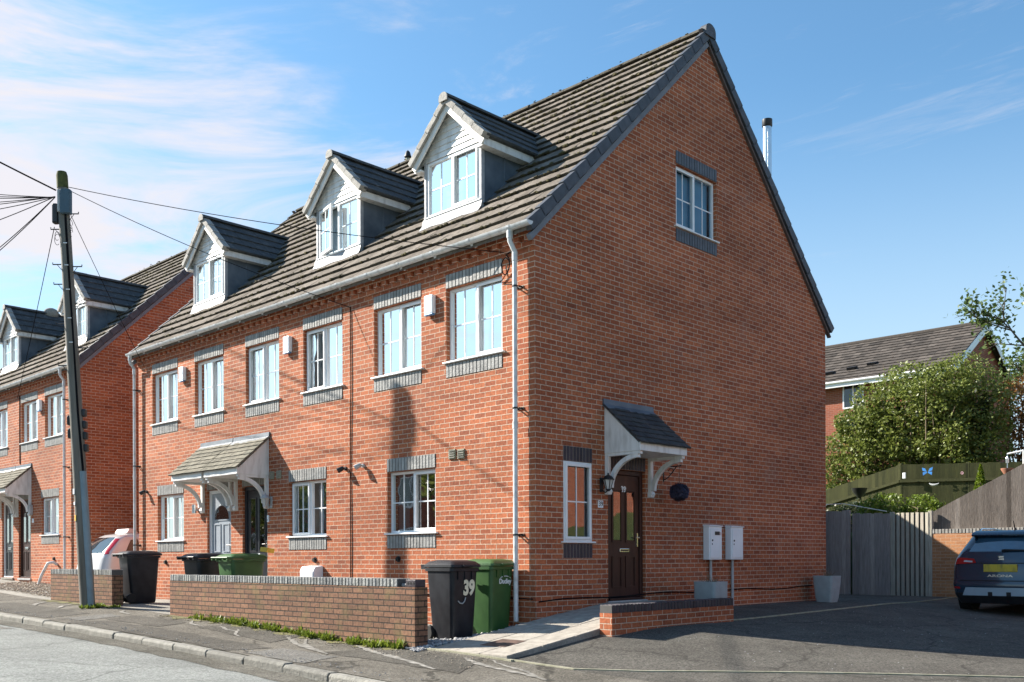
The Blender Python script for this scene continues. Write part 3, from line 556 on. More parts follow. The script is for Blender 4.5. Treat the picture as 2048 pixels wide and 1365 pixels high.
def dormer(c, yc, open_=False, sash='lo', cur=('blind', 1)):
    """gabled dormer on the front slope"""
    XF = .75; hw = .69; zt = 7.60; off = c.off; roof_top = 8.46
    d = MB().box(XF+.06, 2.1, yc-hw+.04, yc+hw-.04, zt-.02, zt).build('dormer', 'room_dark', c.root, off)      # its ceiling carries the rest
    for s in (-1, 1):
        y = yc+s*hw; yi = yc+s*(hw-.03); pr = [(XF+.02, roofz(XF)-.3), (XF+.02, zt), (2.2, zt), (2.2, roofz(2.2)-.4)]
        MB().prism(pr, lambda p, q, t: (p, t, q), min(y, yi), max(y, yi)).build('cheek', 'lead', d, off)
    # welts on the lead
    for s in (-1, 1):
        w = MB()
        for x in (1.25,):
            w.tube([(x, yc+s*(hw+.004), roofz(x)-.02), (x, yc+s*(hw+.004), zt)], .012, 6)
        w.tube([(XF+.03, yc+s*(hw+.01), roofz(XF+.03)+.03), (2.0, yc+s*(hw+.01), roofz(2.0)+.03)], .02, 6)
        w.build('lead_welt', 'lead', d, off)
    # face: lead dressed posts, head, apron
    for s in (-1, 1): MB().box(XF-.02, XF+.05, yc+s*hw-.05 if s > 0 else yc-hw-.012, yc+hw+.012 if s > 0 else yc-hw+.05, 6.42, zt).build('corner_post', 'lead_pale', d, off, bevel=.01)
    ap = MB(); n = 10
    for i in range(n):
        ya, yb = yc-hw-.03+(2*hw+.06)*i/n, yc-hw-.03+(2*hw+.06)*(i+1)/n; f = lambda y: .02*math.sin(y*9)
        vs = []
        for yy in (ya, yb): vs += [(XF-.01, yy, 6.625), (XF-.03, yy, 6.625), (XF-.06, yy, 6.51), (XF-.11+f(yy), yy, roofz(XF-.11+f(yy))+.065), (XF-.10+f(yy), yy, roofz(XF-.10+f(yy))+.045), (XF-.01, yy, 6.44)]
        ap.add(vs, [(k, (k+1) % 6, 6+(k+1) % 6, 6+k) for k in range(6)])
    ap.add([], []); ap.build('apron', 'lead_pale', d, off, smooth=True)
    TD = lambda a, dd, z: (XF+dd, a, z)
    window(c, TD, yc-hw+.055, yc+hw-.055, 6.645, zt-.04, parent=d, flat=True, sash=sash, cur=cur, d0=-.005, open_=open_, off=off)
    # weatherboarded gable
    g = MB(); k = 8; zb = zt-.03; sl = (roof_top-zt)/(hw+.16)
    for i in range(k):
        za, zz = zb+i*.098, zb+(i+1)*.098; wa = (roof_top-.02-za)/sl; wb = (roof_top-.02-zz)/sl
        if wb <= 0: wb = .001
        if wa <= 0: break
        g.hexa([(XF-.02, yc-wa, za), (XF+.02, yc-wa, za), (XF+.02, yc+wa, za), (XF-.02, yc+wa, za), (XF-.004, yc-wb, zz), (XF+.02, yc-wb, zz), (XF+.02, yc+wb, zz), (XF-.004, yc+wb, zz)])
    g.build('weatherboard', 'paint_white', d, off)
    # roof slopes with tiles, verge, barge boards, fascia
    hs = hw+.19; ez = roof_top-.04-hs*.95; th = math.atan(.95); c2, s2 = math.cos(th), math.sin(th); L = hs/c2; XO = XF-.17
    tl = MB(); dk = MB(); vg = MB(); bb = MB()
    for s in (-1, 1):
        fa = MB()
        def P(u, t, nn, s=s): return (u, yc+s*(hs-t*c2+nn*s2), ez+t*s2+nn*c2)
        tile_rows(tl, P, XO+.06, 2.95, 4, L/4, .30, .028, jit=.003)
        dk.hexa([P(XO+.03, 0, -.05), P(2.9, 0, -.05), P(2.9, L, -.05), P(XO+.03, L, -.05), P(XO+.03, 0, 0), P(2.9, 0, 0), P(2.9, L, 0), P(XO+.03, L, 0)])
        for r in range(4):
            a, b = r*L/4-.03, (r+1)*L/4-.004
            vg.hexa([P(XO-.02, a, -.055), P(XO+.14, a, -.055), P(XO+.14, b, -.07), P(XO-.02, b, -.07), P(XO-.02, a, .052), P(XO+.14, a, .052), P(XO+.14, b, .034), P(XO-.02, b, .034)])
        bb.hexa([P(XO+.03, -.05, -.155), P(XO+.06, -.05, -.155), P(XO+.06, L-.147, -.155), P(XO+.03, L-.147, -.155), P(XO+.03, -.05, -.055), P(XO+.06, -.05, -.055), P(XO+.06, L-.052, -.055), P(XO+.03, L-.052, -.055)])
        fa.box(XO+.065, 1.95, *sorted((yc+s*(hs-.06), yc+s*(hs-.03))), ez-.15, ez-.0)
        fa.box(XO+.065, 1.95, *sorted((yc+s*hw, yc+s*(hs-.06))), ez-.15, ez-.12)
        fa.build('fascia', 'paint_white', d, off)
    dr = dk.build('dormer_roof', 'dormer_tile', d, off); tl.build('dormer_tiles', 'dormer_tile', d, off)
    vg.build('dormer_verge', 'verge_pale', d, off, bevel=.008); bb.build('barge_board', 'paint_white', d, off)
    rg = MB(); x = XO-.03
    while x < 2.85:
        x1 = min(x+.45, 2.9); pr = [(.10*math.cos(t), .08*math.sin(t)) for t in [PI*i/8 for i in range(9)]]
        rg.prism(pr, lambda p_, q_, t: (t, yc+p_, ez+L*s2-.005+q_+(.004 if int(x*10) % 2 else 0)), x, x1-.006); x = x1
    rg.build('dormer_ridge', 'dormer_tile', d, off)
    e = MB(); pr = [(.10*math.cos(t), .085*math.sin(t)) for t in [PI*i/10 for i in range(11)]]
    e.prism([(.10, -.06)]+pr+[(-.10, -.06)], lambda p_, q_, t: (t, yc+p_, ez+L*s2-.005+q_), XO-.05, XO-.031); e.build('ridge_end', 'verge_pale', d, off)
    return d
def canopy(c, T, a0, a1, tile, rows=6, seams=True):
    off = c.off; m = MB(); dx = .70; z0, z1 = 2.63, 3.25; L = math.hypot(dx, z1-z0); ca, sa_ = dx/L, (z1-z0)/L
    P = lambda u, s, n: T(u, -(dx-s*ca)-n*sa_, z0+s*sa_+n*ca)
    k = MB(); e = .045
    for a in (a0+e, a1-e-.022):
        k.prism([(0, 2.5), (0, z1-.04), (-.655, z0-.02), (-.655, 2.5)], lambda p, q, t: T(t, p, q), a, a+.022)
    k.tbox(T, a0+e-.01, a1-e+.01, -.685, -.655, 2.50, z0-.005); k.tbox(T, a0+e+.022, a1-e-.022, -.655, 0, 2.50, 2.52)
    o = k.build('canopy', 'paint_white', c.root, off, bevel=.005)
    t = MB(); t.hexa([P(a0+.02, .01, -.02), P(a1-.02, .01, -.02), P(a1-.02, L, -.02), P(a0+.02, L, -.02), P(a0+.02, .01, 0), P(a1-.02, .01, 0), P(a1-.02, L, 0), P(a0+.02, L, 0)])
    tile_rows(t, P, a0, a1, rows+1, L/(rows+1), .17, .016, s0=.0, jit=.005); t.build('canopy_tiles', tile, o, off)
    f = MB(); f.prism([(0, 3.33), (-.022, 3.33), (-.03, 3.25), (-.13, 3.165), (-.125, 3.15), (0, 3.22)], lambda p, q, tt: T(tt, p, q), a0+.005, a1-.005); f.build('flashing', 'lead', o, off)
    for a in (a0+.055, a1-.055-.075):
        b = MB(); b.tbox(T, a, a+.075, -.055, 0, 1.90, 2.5); b.prism([(0, 1.88), (-.06, 1.88), (-.085, 1.93), (-.06, 1.97), (0, 1.97)], lambda p, q, t_: T(t_, p, q), a-.008, a+.083)
        n = 10; pr = []
        for i in range(n+1):
            t_ = PI/2*i/n; pr.append((-.055-.56*(1-math.cos(t_)), 2.0+.47*math.sin(t_)))
        inn = [(-.055-.01-.56*(1-math.cos(PI/2*i/n))-.055*math.cos(PI/2*i/n), 2.0-.02+.47*math.sin(PI/2*i/n)-.045*math.sin(PI/2*i/n)) for i in range(n+1)]
        for i in range(n):
            q = [pr[i], pr[i+1], inn[i+1], inn[i]]; b.prism(q, lambda p_, q_, t2: T(t2, p_, q_), a+.01, a+.065, caps=True)
        b.tbox(T, a, a+.075, -.655, -.05, 2.455, 2.499); b.build('bracket', 'paint_white', o, off)
    return o
def door(c, T, a0, a1, z0, z1, kind):
    off = c.off; fm = {'brown': 'door_brown', 'grey': 'upvc', 'dark': 'door_dark', 'navy': 'upvc'}[kind]; lm = {'brown': 'door_brown', 'grey': 'door_grey', 'dark': 'door_dark', 'navy': 'door_dark'}[kind]
    b = .07; f = MB(); D = .05
    f.tbox(T, a0, a0+b, D, D+.08, z0, z1); f.tbox(T, a1-b, a1, D, D+.08, z0, z1); f.tbox(T, a0+b, a1-b, D, D+.08, z1-b, z1); f.tbox(T, a0+b, a1-b, D-.03, D+.08, z0, z0+.035)
    l = MB(); l.tbox(T, a0+b+.004, a1-b-.004, D+.025, D+.06, z0+.04, z1-b-.004)
    p0, p1 = a0+b+.004, a1-b-.004; w = p1-p0; q0 = z0+.04; h = z1-b-.004-q0; e = MB(); g = MB(); dd = D+.025
    def panel(x0, x1, y0, y1, mb=e, k=.022):
        X0, X1, Y0, Y1 = p0+w*x0, p0+w*x1, q0+h*y0, q0+h*y1
        mb.tbox(T, X0, X0+k, dd-.014, dd-.0005, Y0, Y1); mb.tbox(T, X1-k, X1, dd-.014, dd-.0005, Y0, Y1); mb.tbox(T, X0+k, X1-k, dd-.014, dd-.0005, Y0, Y0+k); mb.tbox(T, X0+k, X1-k, dd-.014, dd-.0005, Y1-k, Y1)
    def pane(x0, x1, y0, y1): g.tbox(T, p0+w*x0, p0+w*x1, dd-.006, dd-.0005, q0+h*y0, q0+h*y1)
    for x0, x1 in ((.13, .44), (.56, .87)):
        if kind == 'dark': pane(x0, x1, .42, .93); panel(x0, x1, .42, .93)
        elif kind == 'grey': panel(x0, x1, .08, .34); panel(x0, x1, .42, .70 if x0 < .5 else .70)
        else:
            m_ = .05; pane(x0+m_, x1-m_, .47, .86); panel(x0, x1, .45, .885); panel(x0, x1, .08, .34)
    if kind == 'grey':
        n = 10; xc = p0+w*.5; r0 = w*.36; zc = q0+h*.745
        for i in range(n):
            t0, t1 = PI*i/n, PI*(i+1)/n; g.prism([(0, 0), (r0*math.cos(t0), r0*.95*math.sin(t0)), (r0*math.cos(t1), r0*.95*math.sin(t1))], lambda p_, q_, t: T(xc+p_, t, zc+q_), dd-.006, dd-.0005)
            for k in (1.0, 1.10): pass
            e.tube([T(xc+r0*1.05*math.cos(t), dd-.006, zc+r0*1.0*math.sin(t)) for t in (t0, t1)], .012, 6)
        e.tbox(T, xc-r0*1.05, xc+r0*1.05, dd-.014, dd-.0005, zc-.03, zc-.008)
    dr = l.build('door', lm, c.root, off, bevel=.004); f.build('door_frame', fm, dr, off, bevel=.005); e.build('door_panel', lm, dr, off); g.build('door_glass', 'glass_mirror', dr, off)
    lb = MB(); zl = q0+h*.385; lb.tbox(T, p0+w*.36, p0+w*.66, dd-.022, dd, zl-.03, zl+.03); lb.build('letterbox', 'chrome', dr, off, bevel=.006)
    s = MB(); s.tbox(T, p0+w*.385, p0+w*.635, dd-.026, dd-.0225, zl-.010, zl+.012); s.build('letterbox_slot', 'black_plastic', dr, off)
    hd = MB(); hx = p1-.055 if T is TG else p0+.05; hz = q0+h*.47
    hd.tbox(T, hx-.014, hx+.014, dd-.018, dd, hz-.10, hz+.11); hd.tube([T(hx, dd-.018, hz+.04), T(hx, dd-.055, hz+.04), T(hx-.09 if T is TG else hx+.09, dd-.055, hz+.035)], .011, 8); hd.build('door_handle', 'chrome', dr, off)
    th = MB(); th.tbox(T, a0-.02, a1+.02, -.035, D, z0-.055, z0-.004); th.build('threshold', 'concrete' if kind != 'brown' else 'grey_plastic', dr, off)
    bk = MB(); bk.tbox(T, a0, a1, D+.085, D+.095, z0, z1); bk.build('room', 'room_dark', dr, off); return dr
UPZ = (3.925, 5.06); GRZ = (1.325, 2.335)
def house(label, y0, y1, dz, ups, grs, dr, dor, can, lo_gable=False, hi_gable=False, extra_ops=(), pipes=(), group='terraced houses along the street'):
    c = Ctx(); c.off = (4.3, (y0+y1)/2, 0); c.root = empty('terraced_house', (4.3, (y0+y1)/2, dz), label, 'house', group); c.y0, c.y1 = y0, y1
    w = MB(); ops = []
    for a0, a1, st in ups: ops.append((a0, a1, UPZ[0], UPZ[1]))
    for a0, a1, st in grs: ops.append((a0, a1, GRZ[0], GRZ[1]))
    if dr: ops.append((dr[0], dr[1], .16, 2.34))
    ZT = 5.62
    brk = [y0, y1]+[x for o in ops for x in o[:2]]; wall_strips(w, TF, brk, -.8, lambda a: ZT, ops)
    top = lambda x: min(roofz(x), roofz(2*XR-x))-.12
    for flag, yy in ((lo_gable, y0), (hi_gable, y1)):
        if flag:
            eo = list(extra_ops) if yy == y0 else []; T = TG if yy == y0 else (lambda a, d, z, yy=yy: (a, yy-d, z))
            T2 = (lambda a, d, z, yy=yy: (a, yy+d, z)) if yy == y0 else T
            wall_strips(w, T2, [0, XR, DEP]+[x for o in eo for x in o[:2]], -.8, top, eo)
    w.build('wall', 'brick', c.root, c.off); w = MB(); w.quad((DEP, y0, -.8), (DEP, y1, -.8), (DEP, y1, ZT), (DEP, y0, ZT)); w.build('rear_wall', 'brick', c.root, c.off)
    for a0, a1, st in ups:
        window(c, TF, a0, a1, UPZ[0]+.005, UPZ[1]-.003, **st); soldier(c, TF, a0-.005, a1+.005, 5.062, 5.277, 'pale', 'lintel'); soldier(c, TF, a0-.005, a1+.005, 3.69, 3.90, 'pale', 'sill_course')
    for a0, a1, st in grs:
        window(c, TF, a0, a1, GRZ[0]+.005, GRZ[1]-.003, **st); soldier(c, TF, a0-.005, a1+.005, 2.337, 2.552, 'pale', 'lintel'); soldier(c, TF, a0-.005, a1+.005, 1.085, 1.30, 'pale', 'sill_course')
    if dr: door(c, TF, dr[0], dr[1], .16, 2.335, dr[2]); soldier(c, TF, dr[0]-.005, dr[1]+.005, 2.342, 2.552, 'pale', 'lintel')
    if can: canopy(c, TF, can[0], can[1], 'canopy_tile')
    # corbelled eaves: two courses, dentils, one course
    k = MB(); ya, yb = y0+(.0 if not lo_gable else -.0), y1
    k.box(-.085, -.0, ya, yb, 5.47, 5.625); k.box(-.033, -.0, ya, yb, 5.322, 5.397)
    n = round((yb-ya)/.215)
    for i in range(n):
        s = ya+(yb-ya)*i/n+.02; k.box(-.085, -.0, s, s+.1025, 5.397, 5.4695)
    k.box(-.02, -.0, ya, yb, 5.3975, 5.469)
    k.build('cornice', 'brick', c.root, c.off)
    # roof
    P = lambda u, s, nn: (XE+CS*s-SN*nn, u, ZE+SN*s+CS*nn)
    ra, rb = (y0+.0 if lo_gable else y0), y1
    t = MB(); dc = None
    if dor: dc = dor[0]
    t.prism([(XE, ZE-.01), (XR, roofz(XR)-.01), (2*XR-XE, ZE-.01), (2*XR-XE, ZE-.09), (XR, roofz(XR)-.11), (XE, ZE-.09)], lambda p, q, tt: (p, tt, q), ra, rb)
    rf = t.build('roof', 'roof_tile', c.root, c.off)
    tl = MB()
    def skip(u, s): x = XE+CS*s; return dor and abs(u-dor[0]) < .60 and .9 < x < 2.0
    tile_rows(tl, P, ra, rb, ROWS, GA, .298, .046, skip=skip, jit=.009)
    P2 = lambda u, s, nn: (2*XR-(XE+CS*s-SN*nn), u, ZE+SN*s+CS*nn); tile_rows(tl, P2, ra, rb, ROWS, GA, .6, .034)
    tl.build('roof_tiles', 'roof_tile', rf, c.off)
    moss_bits(c, 'moss', P, ra, rb, ROWS, GA, 900, rf, zone=lambda u, s: not (dor and abs(u-dor[0]) < .95 and .6 < XE+CS*s < 2.9))
    rg = MB(); yy = ra
    while yy < rb-.05:
        y2 = min(yy+.45, rb); pr = [(.13*math.cos(q), .09*math.sin(q)) for q in [PI*i/8 for i in range(9)]]; j = rnd.uniform(-.004, .006)
        rg.prism(pr, lambda p, q, tt: (XR+p, tt, roofz(XR)-.02+q+j), yy, y2-.008); yy = y2
    rg.build('ridge', 'ridge_tile', rf, c.off); rm_ = MB()
    for _ in range(60): rm_.ball((XR+rnd.uniform(-.13, .05), rnd.uniform(ra, rb), roofz(XR)+rnd.uniform(.0, .07)), rnd.uniform(.010, .024), 5, 4, (1, 1.8, .5), .3)
    tag(rm_.build('ridge_moss', 'moss', rf, c.off, smooth=True), kind='stuff')
    if lo_gable:
        verge(c, y0, -1); e = MB(); pr = [(.15*math.cos(q), .115*math.sin(q)) for q in [PI*i/10 for i in range(11)]]
        e.prism([(.15, -.10)]+pr+[(-.15, -.10)], lambda p, q, tt: (XR+p, tt, roofz(XR)-.02+q), y0-.11, y0+.02); e.build('ridge_end', 'verge_dark', c.root, c.off)
    if hi_gable: verge(c, y1, 1)
    # gutter
    gy0, gy1 = (y0-.10 if lo_gable else y0), (y1+.10 if hi_gable else y1); gx, gz, r = -.205, 5.60, .062
    pr = [(gx+r*math.cos(q), gz+r*math.sin(q)) for q in [PI+PI*i/8 for i in range(9)]]+[(gx+(r-.008)*math.cos(q), gz+(r-.008)*math.sin(q)) for q in [2*PI-PI*i/8 for i in range(9)]]
    g = MB(); g.prism(pr, lambda p, q, tt: (p, tt, q), gy0, gy1)
    for s in (gy0, gy1): 
        if (s == gy0 and lo_gable) or (s == gy1 and hi_gable): g.prism([(gx+r*math.cos(q), gz+r*math.sin(q)) for q in [PI+PI*i/8 for i in range(9)]], lambda p, q, tt: (p, tt, q), s-.004, s+.004)
    gt = g.build('gutter', 'gutter_white', c.root, c.off, smooth=True)
    yy = y0+.28
    while yy < y1:
        gc = MB(); R = r+.007; gc.prism([(gx+R*math.cos(q), gz+R*math.sin(q)+.002) for q in [PI+PI*i/8 for i in range(9)]]+[(gx+(R-.004)*math.cos(q), gz+(R-.004)*math.sin(q)+.002) for q in [2*PI-PI*i/8 for i in range(9)]], lambda p, q, tt: (p, tt, q), yy-.028, yy+.028)
        gc.box(gx+.02, -.086, yy-.02, yy+.02, gz-.085, gz-.05); yy += .82; gc.build('gutter_bracket', 'gutter_white', gt, c.off)
    fb = MB(); fb.box(-.14, -.0855, ra, rb, 5.53, 5.612); fb.build('fascia', 'undercloak', gt, c.off)
    for py in pipes:
        dp = MB(); px = -.105
        dp.tube([(gx, py, gz-.04), (gx, py, gz-.16)], .045, 12); dp.tube([(gx, py, gz-.14), (gx, py, gz-.20), (px, py, gz-.33), (px, py, gz-.38)], .036, 12); dp.tube([(px, py, gz-.36), (px, py, .02)], .034, 12)
        dp.tube([(px, py, gz-.46), (px, py, gz-.34)], .041, 12); dp.tube([(px, py, 2.86), (px, py, 2.76)], .040, 12)
        dd = dp.build('downpipe', 'gutter_white', c.root, c.off, smooth=True); 
        for z in (4.78, 3.05, 1.25):
            br = MB(); br.tube([(px, py, z-.012), (px, py, z+.012)], .042, 12); br.box(px+.03, -.001, py-.05, py-.038, z-.012, z+.012); br.box(px+.03, -.001, py+.03, py+.042, z-.010, z+.010); br.box(-.012, -.001, py-.075, py+.06, z-.015, z+.015)
            br.build('pipe_bracket', 'black_metal', dd, c.off)
    if dor: dormer(c, dor[0], **dor[1])
    return c
def U(sash='lo', cur=('blind', 1), **k): return dict(sash=sash, cur=cur, **k)
GEX = [(3.43, 4.65, 6.41, 7.455), (.59, 1.235, 1.155, 2.335), (1.615, 2.56, .255, 2.285)]
h1 = house('end terrace house beside the driveway, brown door numbered 39 in its tall side gable', 0, 4.1, 0, [(.65, 1.87, U('lo', ('blind', 1))), (2.46, 3.67, U('lo', ('blind', 1)))], [(2.13, 3.33, U('lo', ('edge', 1), glass='glass_dark'))], None, (2.53, dict(sash='lo', cur=('blind', 1))), None, lo_gable=True, extra_ops=GEX, pipes=(.29,))
h2 = house('middle terrace house with the dark glazed front door and an open dormer casement', 4.1, 8.2, 0, [(4.56, 5.755, U('hi', ('net', 1))), (6.56, 7.75, U('hi', ('net', 1)))], [(5.05, 6.24, U('hi', ('green', .9)))], (6.98, 7.89, 'dark'), (5.70, dict(sash='hi', cur=('net', 1), open_=True)), (6.87, 8.185))
h3 = house('brick terrace house with pale grey fanlight door, at the row end by the silver car', 8.2, 12.42, 0, [(8.6, 9.79, U('lo', ('net', .72))), (10.54, 11.73, U('lo', ('net', .66)))], [(10.29, 11.49, U('lo', ('pair', .8)))], (8.33, 9.28, 'grey'), (10.52, dict(sash='lo', cur=('net', 1))), (8.205, 9.51), hi_gable=True, pipes=(12.40,))
h4 = house('brick terrace house left of the telegraph pole, its plain side gable facing the silver car', 15.85, 20.15, .26, [(16.81, 18.03, U('lo', ('net', .75))), (18.54, 19.77, U('lo', ('net', .7)))], [(17.08, 18.3, U('hi', ('green', 1)))], (19.08, 20.0, 'brown'), (17.72, dict(sash='lo', cur=('net', 1))), (18.97, 20.14), lo_gable=True, pipes=(16.45,))
h5 = house('brick terrace house cut off by the left edge, dark door in a white frame', 20.15, 24.5, .26, [(20.85, 22.05, U('hi', ('net', .7))), (22.7, 23.9, U('hi', ('net', 1)))], [(22.4, 23.6, U('hi', ('net', 1)))], (20.42, 21.33, 'navy'), (22.75, dict(sash='lo', cur=('net', 1))), (20.16, 21.5), hi_gable=True)
x_ = MB(); x_.box(8.665, 12.5, 4.15, 8.1, -.5, 4.36); x_ = x_.build('added_shadow_block', 'brick', h2.root, h2.off); MB().box(8.665, 12.62, 4.02, 8.2, 4.362, 4.48).build('shadow_block_cap', 'lead', x_, h2.off)  # unseen block added to cast the slanting shadow on gate and brick wall
# side gable of the end house
window(h1, TG, 3.435, 4.645, 6.415, 7.45, sash='lo', cur=('blind_painted_sky', 1), d0=.06); soldier(h1, TG, 3.425, 4.655, 7.457, 7.672, 'blue', 'lintel'); soldier(h1, TG, 3.425, 4.655, 6.17, 6.385, 'blue', 'sill_course')
window(h1, TG, .592, 1.233, 1.16, 2.332, single=True, cur=('none', 0), d0=.0, glass='glass_mirror'); soldier(h1, TG, .585, 1.24, 2.337, 2.552, 'dark', 'lintel'); soldier(h1, TG, .585, 1.24, .915, 1.13, 'dark', 'sill_course')
DOOR39 = door(h1, TG, 1.62, 2.555, .26, 2.28, 'brown'); soldier(h1, TG, 1.61, 2.565, 2.287, 2.497, 'dark', 'lintel'); canopy(h1, TG, 1.49, 2.76, 'canopy_tile_grey')
GM = lambda x, d, z: Matrix.Translation((x, d, z)) @ Matrix.Rotation(PI/2, 4, 'X')          # text upright on a face looking -Y
text('39', .125, 'door_number', 'white_mark', GM(2.087-h1.off[0], .05+.025-.006-h1.off[1], 1.985), DOOR39, offset=.004)
# ------------------------------------------------------------------ garden walls
def coping_row(T, a0, a1, z0, z1, d0, d1, n, skip=()):
    mb = MB(); w = (a1-a0)/n
    for i in range(n):
        if i in skip: continue
        j = rnd.uniform(-.003, .003); mb.tbox(T, a0+i*w+.010, a0+(i+1)*w-.010, d0-.004+j, d1+.004+j, z0+.003, z1+rnd.uniform(-.003, .002))
    return mb
def garden_wall(label, T, a0, a1, d0, d1, ztop, zfoot, cat='wall', mat_='wall_brick', kind='coping', hang=0, broken=False):
    """low wall: T(a, d, z); coping bricks on edge along the top; ztop at each end"""
    base = T((a0+a1)/2, (d0+d1)/2, 0); root = empty('garden_wall', (base[0], base[1], zfoot), label, cat); off = (base[0], base[1], zfoot)
    zt = ztop-.105; mb = MB(); mb.tbox(T, a0, a1, d0, d1, zfoot-.4, zt); mb.build('brickwork', mat_, root, off)
    n = round((a1-a0)/.0755); c0 = a0
    if broken: c0 = a0+.34; n = round((a1-c0)/.0755)
    cm = {'coping': 'coping', 'dark': 'soldier_dark', 'pale': 'verge_pale'}[kind]
    c = coping_row(T, c0, a1, zt, ztop, d0, d1, n).build('coping', cm, root, off, bevel=.004)
    j = MB(); j.tbox(T, c0+.002, a1-.002, d0+.004, d1-.004, zt+.0005, ztop-.008); j.build('mortar', 'soldier_joint', c, off)
    if broken:
        m = MB(); m.tbox(T, a0+.02, a0+.215, d0+.03, d1-.015, zt, ztop-.008); m.build('cored_brick', 'soldier_dark', root, off, bevel=.008)
        h = MB()
        for k in range(3): h.tube([T(a0+.055+k*.055, d0+.0295, zt+.05), T(a0+.055+k*.055, d0+.0275, zt+.05)], .017, 10)
        h.build('core_hole', 'dark_hole', root, off)
        e = MB(); e.tbox(T, a0+.225, a0+.335, d0+.05, d1-.02, zt, zt+.045); e.build('broken_brick', 'coping', root, off, bevel=.015)
    return root
TW = lambda a, d, z: (-2.08+d, a, z)
garden_wall('long low brick front wall with grey coping bricks, its near end coping broken', TW, .16, 6.74, 0, .215, .655, -.25, broken=True)
garden_wall('short low brick front wall with grey coping behind the telegraph pole', TW, 9.08, 12.09, 0, .215, .725, 0)
TR = lambda a, d, z: (a, -1.6+d, z)
garden_wall('low brick retaining wall with dark coping in front of the brown door', TR, -.3, 2.57, 0, .2, .315, -.1, mat_='brick', kind='dark')
# path ramp up to the side door: flagstones over a concrete body
RP = [(-2.0, -.235), (-1.1, -.12), (-.3, -.005), (0.6, .12), (1.55, .222), (2.57, .225)]
def ramp_z(x):
    for (a, za), (b, zb) in zip(RP[:-1], RP[1:]):
        if x <= b: return za+(zb-za)*(x-a)/(b-a)
    return RP[-1][1]
mb = MB(); ya, yb = -1.4, -.004
for (a, za), (b, zb) in zip(RP[:-1], RP[1:]):
    mb.hexa([(a, ya, -.7), (b, ya, -.7), (b, yb, -.7), (a, yb, -.7), (a, ya, za), (b, ya, zb), (b, yb, zb), (a, yb, za)])
mb.hexa([(-2.0, -.004, -.7), (-.02, -.004, -.7), (-.02, .05, -.7), (-2.0, .05, -.7), (-2.0, -.004, -.24), (-.02, -.004, -.02), (-.02, .05, -.02), (-2.0, .05, -.24)])
tag(mb.build('ramp', 'concrete'), kind='structure')
mb = MB(); ys = [-1.40, -.93, -.46, -.006]; xs = [-2.0, -1.38, -.76, -.14, .48, 1.1, 1.55, 2.05, 2.56]
for i in range(len(xs)-1):
    for k in range(3):
        a, b = xs[i]+.006, xs[i+1]-.006; p, q = ys[k]+.006, ys[k+1]-.006; h = .016+rnd.uniform(-.002, .002)
        mb.hexa([(a, p, ramp_z(a)-.01), (b, p, ramp_z(b)-.01), (b, q, ramp_z(b)-.01), (a, q, ramp_z(a)-.01), (a, p, ramp_z(a)+h), (b, p, ramp_z(b)+h), (b, q, ramp_z(b)+h), (a, q, ramp_z(a)+h)])
tag(mb.build('path_slabs', 'slab', bevel=.004), kind='structure')
mb = MB(); x0, x1 = -1.62, -1.22
mb.hexa([(x0, -.98, ramp_z(x0)), (x1, -.98, ramp_z(x1)), (x1, -.55, ramp_z(x1)), (x0, -.55, ramp_z(x0)), (x0, -.98, ramp_z(x0)+.022), (x1, -.98, ramp_z(x1)+.022), (x1, -.55, ramp_z(x1)+.022), (x0, -.55, ramp_z(x0)+.022)])
d = tag(mb.build('drain_cover', 'drain', bevel=.004), 'small rusty drain cover let into the paved ramp', 'drain cover')
# ------------------------------------------------------------------ pebbles and weeds
def pebbles(name, m, pts, n, r0, r1, label, fn=H):
    mb = MB(); X = [p[0] for p in pts]; Y = [p[1] for p in pts]
    def inside(x, y):
        c = False; j = len(pts)-1
        for i in range(len(pts)):
            if (Y[i] > y) != (Y[j] > y) and x < (X[j]-X[i])*(y-Y[i])/(Y[j]-Y[i])+X[i]: c = not c
            j = i
        return c
    k = 0
    while k < n:
        x, y = rnd.uniform(min(X), max(X)), rnd.uniform(min(Y), max(Y))
        if not inside(x, y): continue
        r = rnd.uniform(r0, r1); mb.ball((x, y, fn(x, y)+.012+rnd.uniform(0, r*.7)), r, 6, 4, (rnd.uniform(.7, 1.3), rnd.uniform(.7, 1.3), rnd.uniform(.5, .8)), .15); k += 1
    return tag(mb.build(name, m, smooth=True), label, 'gravel', kind='stuff')
pebbles('gravel', 'pebble', [(-1.95, .06), (-.05, .06), (-.05, .75), (-1.85, .9), (-2.05, .1)], 1100, .012, .032, 'grey gravel around the feet of the bins numbered 39 and green')
pebbles('gravel', 'pebble', [(-2.3, -.12), (-1.9, -.02), (-1.9, .16), (-2.12, .3)], 130, .010, .022, 'spilt pale gravel at the near end of the long front wall')
pebbles('gravel', 'pebble_buff', [(-1.75, 12.8), (-.1, 12.8), (-.1, 18.6), (-1.75, 18.6)], 2600, .012, .026, 'buff gravel bed in front of the left hand terrace house', fn=lambda x, y: H(x, y)+.02)
pebbles('grit', 'pebble_buff', [(-2.75, -1.5), (-2.12, -1.3), (-2.12, 6.8), (-2.4, 6.8), (-2.5, 2)], 420, .004, .011, 'loose grit and small stones scattered on the pavement')
pebbles('grit', 'pebble', [(-3.7, -3), (-3.5, -3), (-3.5, 12), (-3.7, 12)], 260, .004, .010, 'loose grit lying along the kerb edge')
pebbles('grit', 'pebble', [(-1.8, -6.5), (6, -6), (10, -1.8), (3, -1.9), (-.5, -2)], 160, .003, .008, 'loose grit scattered over the tarmac driveway')
